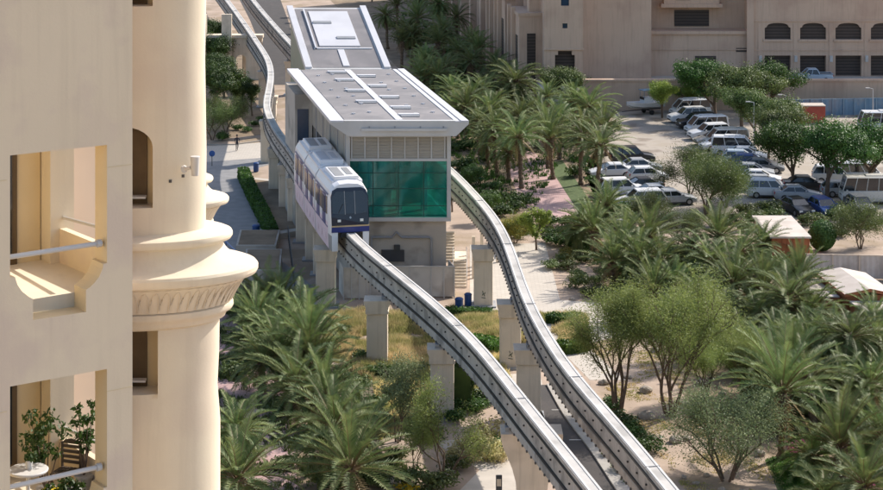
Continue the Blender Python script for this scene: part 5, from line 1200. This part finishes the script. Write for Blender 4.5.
meadow('dry_grass', [(455, 345), (500, 350), (515, 400), (470, 400), (440, 380), (430, 420), (380, 440), (375, 385), (436, 372)], 6000, .45, 'drygrass', -.3, .03)
meadow('ground_cover', [(205, 290), (330, 330), (380, 440), (440, 500), (190, 500)], 4500, .3, 'olive', -.1, .035)
meadow('ground_cover', [(520, 225), (640, 235), (800, 300), (900, 330), (900, 460), (800, 450), (740, 380), (690, 330), (640, 300), (560, 240)], 6500, .35, 'olive', -.15, .04)
meadow('ground_cover', [(400, 10), (600, 100), (600, 170), (560, 160), (530, 220), (470, 200), (430, 100)], 5000, .4, 'dark', -.2, .05)
meadow('lawn_grass', [(765, 460), (795, 450), (830, 500), (790, 500)], 1600, .1, 'hedge', -1, .02)
meadow('leaf_litter', [(590, 345), (640, 330), (720, 420), (790, 470), (790, 495), (690, 495), (600, 380)], 1500, .07, 'drygrass', .05, .05, 5)
# rocks
def rock(px, py, s, label, rot=0):
    random.seed(int(px*3+py)); bm = bmesh.new(); bmesh.ops.create_icosphere(bm, subdivisions=3, radius=1)
    for v in bm.verts: v.co *= 1+.28*noise.noise(v.co*1.1+Vector((px, py, 0)))+.08*noise.noise(v.co*4+Vector((px, 0, 0))); v.co.z = max(v.co.z, -.45)*.62
    me = bpy.data.meshes.new('boulder'); bm.to_mesh(me); bm.free(); me.materials.append(M['rock']); o = bpy.data.objects.new('boulder', me); COL.objects.link(o)
    o.location = P(px, py)+Vector((0, 0, s*.2)); o.scale = (s, s*.8, s); o.rotation_euler[2] = rnd(0, 3); tag(o, label, 'rock', 'boulders on the sand')
for i, (px, py, s) in enumerate([(646, 392, .5), (646, 418, .62), (676, 442, .5), (686, 440, .35), (702, 385, .5), (604, 384, .4), (655, 352, .4), (722, 396, .35), (760, 455, .4), (690, 352, .35), (572, 300, .25), (628, 378, .3)]):
    rock(px, py, s, 'pale boulder on the bare sand, %s from the left' % ORD[sorted([646, 646.5, 676, 686, 702, 604, 655, 722, 760, 690, 572, 628]).index(px if not (px == 646 and py == 418) else 646.5)])
for i, (px, py) in enumerate([(684, 478), (696, 484), (707, 476), (722, 490), (742, 492), (700, 492)]): rock(px, py, .22, 'small pale stone at the bottom edge of the sandy clearing, %s from the left' % ORD[[684, 696, 700, 707, 722, 742].index(px)])
for o in protos: bpy.data.objects.remove(o, do_unlink=True)

# ================= VEHICLES =================
def paint(name, c, rough=.3): return mat(name, c, rough, tuple(x*.96 for x in c), 1, spec=.6)
PC = {'white': paint('white_paint', (.66, .66, .66)), 'silver': paint('silver_paint', (.36, .37, .38)), 'black': paint('black_paint', (.015, .015, .018)), 'beige': paint('beige_paint', (.44, .38, .30)), 'blue': paint('blue_car_paint', (.03, .07, .22)), 'grey': paint('grey_paint', (.13, .135, .14)), 'cream': paint('bus_paint', (.58, .55, .49)), 'pale': paint('pale_blue_paint', (.40, .47, .53))}
# L, W, H, belt, bonnet z, tail z, windscreen base/top x, rear top/base x (x from front 0..L)
SPEC = {'sedan': (4.6, 1.8, 1.45, .95, .80, .98, 1.25, 2.0, 3.3, 3.95), 'hatch': (4.1, 1.75, 1.5, .95, .85, .95, 1.05, 1.75, 3.5, 3.95),
        'suv': (4.8, 1.9, 1.8, 1.1, 1.0, 1.1, 1.3, 1.95, 4.35, 4.72), 'van': (4.9, 1.85, 2.1, 1.15, 1.0, 1.15, .45, 1.25, 4.7, 4.86),
        'bus': (6.9, 2.05, 2.65, 1.35, 1.2, 1.35, .12, .5, 6.7, 6.86), 'pickup': (5.1, 1.85, 1.75, 1.05, 1.0, 1.05, 1.4, 2.0, 3.1, 3.4)}
def car(kind, colr, px, py, deg, label, s=1.0, h0=0.0):
    L, Wd, H, belt, hz, tz, xa, xb, xc, xd = SPEC[kind]; m = PC[colr]; w_ = Wd/2
    p = P(px, py, h0); t = thing('parked_'+{'sedan': 'car', 'hatch': 'car', 'suv': 'suv', 'van': 'van', 'bus': 'minibus', 'pickup': 'pickup'}[kind], label, {'sedan': 'car', 'hatch': 'car', 'suv': 'car', 'van': 'van', 'bus': 'minibus', 'pickup': 'pickup truck'}[kind], p, math.radians(deg), 'vehicles parked on the dusty lot')
    X = lambda x: L/2-x   # front = +X
    secs = [(0, .8, .40, hz*.62), (.12, .93, .26, hz*.86), (.55, 1, .22, hz), (xa, 1, .22, belt), ((xa+xd)/2, 1, .22, belt+.02), (min(xd, L-.25), 1, .22, max(tz, belt) if kind != 'pickup' else belt), (L-.12, .95, .28, tz), (L, .86, .42, tz*.8)]
    b = MB(); rings = []
    for (x, k, zl, zh) in secs:
        ww = w_*k; rings.append([Vector((X(x), yy, zz)) for yy, zz in [(-ww*.92, zl), (-ww, zl+.12), (-ww, (zl+zh)*.55), (-ww*.97, zh-.06), (-ww*.86, zh), (ww*.86, zh), (ww*.97, zh-.06), (ww, (zl+zh)*.55), (ww, zl+.12), (ww*.92, zl)]])
    N = 10; vs = [v for r_ in rings for v in r_]
    b.add(vs, [[i*N+j, i*N+(j+1) % N, (i+1)*N+(j+1) % N, (i+1)*N+j] for i in range(len(rings)-1) for j in range(N)]+[list(range(N)), [(len(rings)-1)*N+j for j in range(N)]])
    body = b.build('body', m, t, smooth=True)
    # cabin
    wb_, wt = w_*.90, w_*.74 if kind not in ('van', 'bus') else w_*.84
    bt = [Vector((X(xa), -wb_, belt-.02)), Vector((X(xd), -wb_, belt-.02)), Vector((X(xd), wb_, belt-.02)), Vector((X(xa), wb_, belt-.02))]
    tp_ = [Vector((X(xb), -wt, H-.1)), Vector((X(xc), -wt, H-.1)), Vector((X(xc), wt, H-.1)), Vector((X(xb), wt, H-.1))]
    b = MB(); b.add(bt+tp_, [[0, 1, 5, 4], [2, 3, 7, 6], [1, 2, 6, 5], [3, 0, 4, 7], [4, 5, 6, 7]]); b.build('windows', M['dglass'], t)
    b = MB(); o_ = [Vector((v.x, v.y*1.03, H-.11)) for v in tp_]; ins = [Vector((v.x*.96 if kind != 'bus' else v.x*.99, v.y*.85, H)) for v in tp_]
    b.add(o_+ins, [[3, 2, 1, 0], [4, 5, 6, 7], [0, 1, 5, 4], [1, 2, 6, 5], [2, 3, 7, 6], [3, 0, 4, 7]]); b.build('roof', m, t, smooth=False)
    b = MB()
    for sg in (0, 1):
        q = (lambda i: bt[i] if not sg else Vector((bt[i].x, -bt[i].y, bt[i].z))); q2 = (lambda i: tp_[i] if not sg else Vector((tp_[i].x, -tp_[i].y, tp_[i].z)))
        b.tube([q(0), q2(0)], .05, 4); b.tube([q(1), q2(1)], .07 if kind != 'van' else .1, 4)
        nb = {'sedan': 1, 'hatch': 1, 'suv': 2, 'van': 2, 'bus': 5, 'pickup': 1}[kind]
        for j in range(nb):
            f = (j+1)/(nb+1); b.tube([q(0).lerp(q(1), f), q2(0).lerp(q2(1), f)], .045, 4)
    if 1:
        for q_ in range(0, len(b.v), 8): bb = MB(); bb.add(b.v[q_:q_+8], [[0, 1, 5, 4], [1, 2, 6, 5], [2, 3, 7, 6], [3, 0, 4, 7], [3, 2, 1, 0], [4, 5, 6, 7]]); bb.build('window_pillar', m, t)
    if kind in ('van', 'bus'):
        b = MB(); b.box(X(L*.7), X(L*.35), -w_*.5, w_*.5, H+.001, H+.1); b.build('roof_vent', m, t, bevel=.03)
    # wheels
    rw = .33 if kind != 'bus' else .4
    for x in ((.85, L-.95) if kind != 'bus' else (1.3, L-1.7)):
        for sg in (-1, 1):
            b = MB(); b.tube([(X(x), sg*(w_-.2), rw), (X(x), sg*(w_+.015), rw)], rw, 18); wh = b.build('wheel', M['tyre'], t)
            b = MB(); b.tube([(X(x), sg*(w_+.0), rw), (X(x), sg*(w_+.03), rw)], rw*.6, 12); b.build('rim', M['rim'], wh)
    for sg in (-1, 1):
        b = MB(); b.cbox((X(.1), sg*w_*.68, hz*.74), .12, .32, .16); b.build('headlight', M['lampw'], t)
        b = MB(); b.cbox((X(L-.05), sg*w_*.74, tz*.82), .12, .22, .22); b.build('taillight', M['red'], t)
        b = MB(); b.cbox((X(xa+.35), sg*(w_+.08), belt+.06), .14, .2, .14); b.build('mirror', m, t)
        b = MB(); b.box(X(L-.9), X(.9), sg*w_*1.001-.004, sg*w_*1.001+.004, .24, .36); b.build('sill', M['dmetal'], t)
    b = MB(); b.cbox((X(.03), 0, .42), .1, w_*1.1, .16); b.cbox((X(.09), 0, hz*.72), .1, w_*.8, .12); b.build('grille', M['dmetal'], t)
    b = MB(); b.cbox((X(L-.0), 0, .62), .03, .5, .12); b.build('number_plate', M['lampw'], t)
    if kind == 'pickup':
        b = MB(); b.box(X(L-.12), X(xd+.15), -w_*.8, w_*.8, belt-.0, belt+.03); b.build('load_bed', M['dmetal'], t)
        b = MB(); b.box(X(L-.1), X(xd+.1), -w_*.95, -w_*.85, belt, belt+.1); b.box(X(L-.1), X(xd+.1), w_*.85, w_*.95, belt, belt+.1); b.box(X(L-.02), X(L-.12), -w_*.95, w_*.95, belt, belt+.1); b.build('bed_rail', m, t)
    return t
car('suv', 'white', 688, 122, 193, 'white sport utility car at the back of the right row')
car('suv', 'black', 697, 128, 193, 'black sport utility car second in the right row')
car('van', 'white', 706, 133.5, 193, 'white van third in the right row beside the black car')
car('suv', 'white', 709, 139, 195, 'white estate car fourth in the right row')
car('sedan', 'beige', 714, 144.5, 195, 'dusty beige saloon fifth in the right row')
car('van', 'cream', 726, 147, 188, 'long cream van with row of dark windows in the right row')
car('van', 'white', 734, 155, -8, 'white van nose right behind the parking tree')
car('hatch', 'pale', 741, 164, -8, 'pale blue hatchback below the white van')
car('hatch', 'blue', 750, 168, -8, 'blue hatchback half hidden beside the dark trees')
car('sedan', 'silver', 752, 177, -8, 'silver saloon below the blue hatchback')
car('sedan', 'white', 759, 184, -8, 'white saloon sixth from the front of the right row')
car('hatch', 'silver', 764, 190, -8, 'silver hatchback behind the front white car')
car('suv', 'white', 771, 197, -6, 'white sport utility car left of the silver saloon')
car('sedan', 'silver', 797, 200, 0, 'bright silver saloon seen from the side under the dark trees', 1)
car('sedan', 'black', 806, 190, 0, 'black saloon tucked in shade behind the silver saloon')
car('hatch', 'blue', 824, 214, -78, 'small dark blue hatchback facing the camera by the verge')
car('sedan', 'black', 797, 213, -75, 'dark saloon facing the camera left of the blue hatchback')
car('hatch', 'grey', 860, 212, -80, 'grey car half hidden before the minibus')
car('suv', 'white', 836, 183, -10, 'white car behind the trunk of the middle dark tree')
car('van', 'white', 858, 182, 0, 'white van behind the cream minibus')
car('bus', 'cream', 876, 203, 180, 'long cream minibus at the right edge')
car('bus', 'white', 888, 134, 180, 'white minibus before the blue fence')
car('suv', 'white', 890, 142, 180, 'white car at the right edge below the far minibus')
car('suv', 'black', 632, 163, 5, 'black and red car at the back of the left row')
car('sedan', 'white', 611, 177, 188, 'white saloon facing left behind the palm trunks')
car('sedan', 'silver', 640, 172, 8, 'silver saloon behind the white one in the left row')
car('hatch', 'white', 648, 181, 8, 'white hatchback in the middle of the left row')
car('sedan', 'black', 640, 192, 190, 'black saloon facing left in the left row')
car('sedan', 'white', 650, 199, 190, 'white saloon beside the black one in the left row')
car('sedan', 'silver', 672, 204, 10, 'silver saloon at the near end of the left row')
car('suv', 'white', 640, 208, 190, 'white car nearest the palms in the left row')
car('hatch', 'white', 718, 150, 195, 'white hatchback between the beige saloon and the long cream van')
car('van', 'white', 690, 116, 193, 'white van furthest back, at the start of the right row')
car('sedan', 'white', 746, 160, -8, 'white saloon under the white van in the right row')
car('sedan', 'grey', 762, 172, -8, 'grey saloon beside the dark trees in the right row')
car('suv', 'white', 622, 196, 10, 'white car under the palm fronds at the left of the lot')
car('hatch', 'silver', 842, 196, 0, 'silver hatchback between the silver saloon and the minibus')
car('pickup', 'pale', 812, 82, 180, 'pale pickup truck on the terrace before the shuttered arcade', 1, G0)
# boat on trailer
bt_ = thing('boat_on_trailer', 'small white motor boat on a trailer beside the retaining wall', 'boat', P(645, 114), math.radians(205))
b = MB(); secs = [(-2.4, .9, 0), (-1, 1.0, 0), (.6, .95, .05), (1.8, .6, .2), (2.6, .04, .45)]; vs = []
for x, hw, lift in secs: vs += [Vector((x, -hw, 1.45+lift*.5)), Vector((x, -hw*.8, .9+lift)), Vector((x, 0, .6+lift*1.3)), Vector((x, hw*.8, .9+lift)), Vector((x, hw, 1.45+lift*.5))]
b.add(vs, [[i*5+j, i*5+j+1, (i+1)*5+j+1, (i+1)*5+j] for i in range(4) for j in range(4)]+[[0, 1, 2, 3, 4], [0, 4, 9, 5], [5, 9, 14, 10], [10, 14, 19, 15], [15, 19, 24, 20]]); b.build('hull', PC['white'], bt_)
b = MB(); b.cbox((-.2, 0, 1.75), 1.2, 1.1, .6); b.build('cabin', PC['white'], bt_, bevel=.05); b = MB(); b.cbox((.35, 0, 1.95), .2, 1.0, .3); b.build('windscreen', M['dglass'], bt_)
b = MB()
for y_ in (-.5, .5): b.tube([(-.8, y_, 1.4), (-.8, y_, 2.9)], .03, 5); b.tube([(.4, y_, 1.9), (.4, y_, 2.9)], .03, 5)
b.cbox((-.2, 0, 2.93), 1.5, 1.3, .06); b.build('canopy', M['bluef'], bt_)
b = MB(); b.cbox((0, 0, .55), 4.4, .12, .1); b.cbox((-.4, 0, .45), .12, 1.8, .1); b.tube([(2, 0, .55), (3.2, 0, .5)], .05, 5); b.build('trailer_frame', M['dmetal'], bt_)
for y_ in (-.95, .95): b = MB(); b.tube([(-.4, y_-.08, .3), (-.4, y_+.08, .3)], .3, 14); b.build('wheel', M['tyre'], bt_)
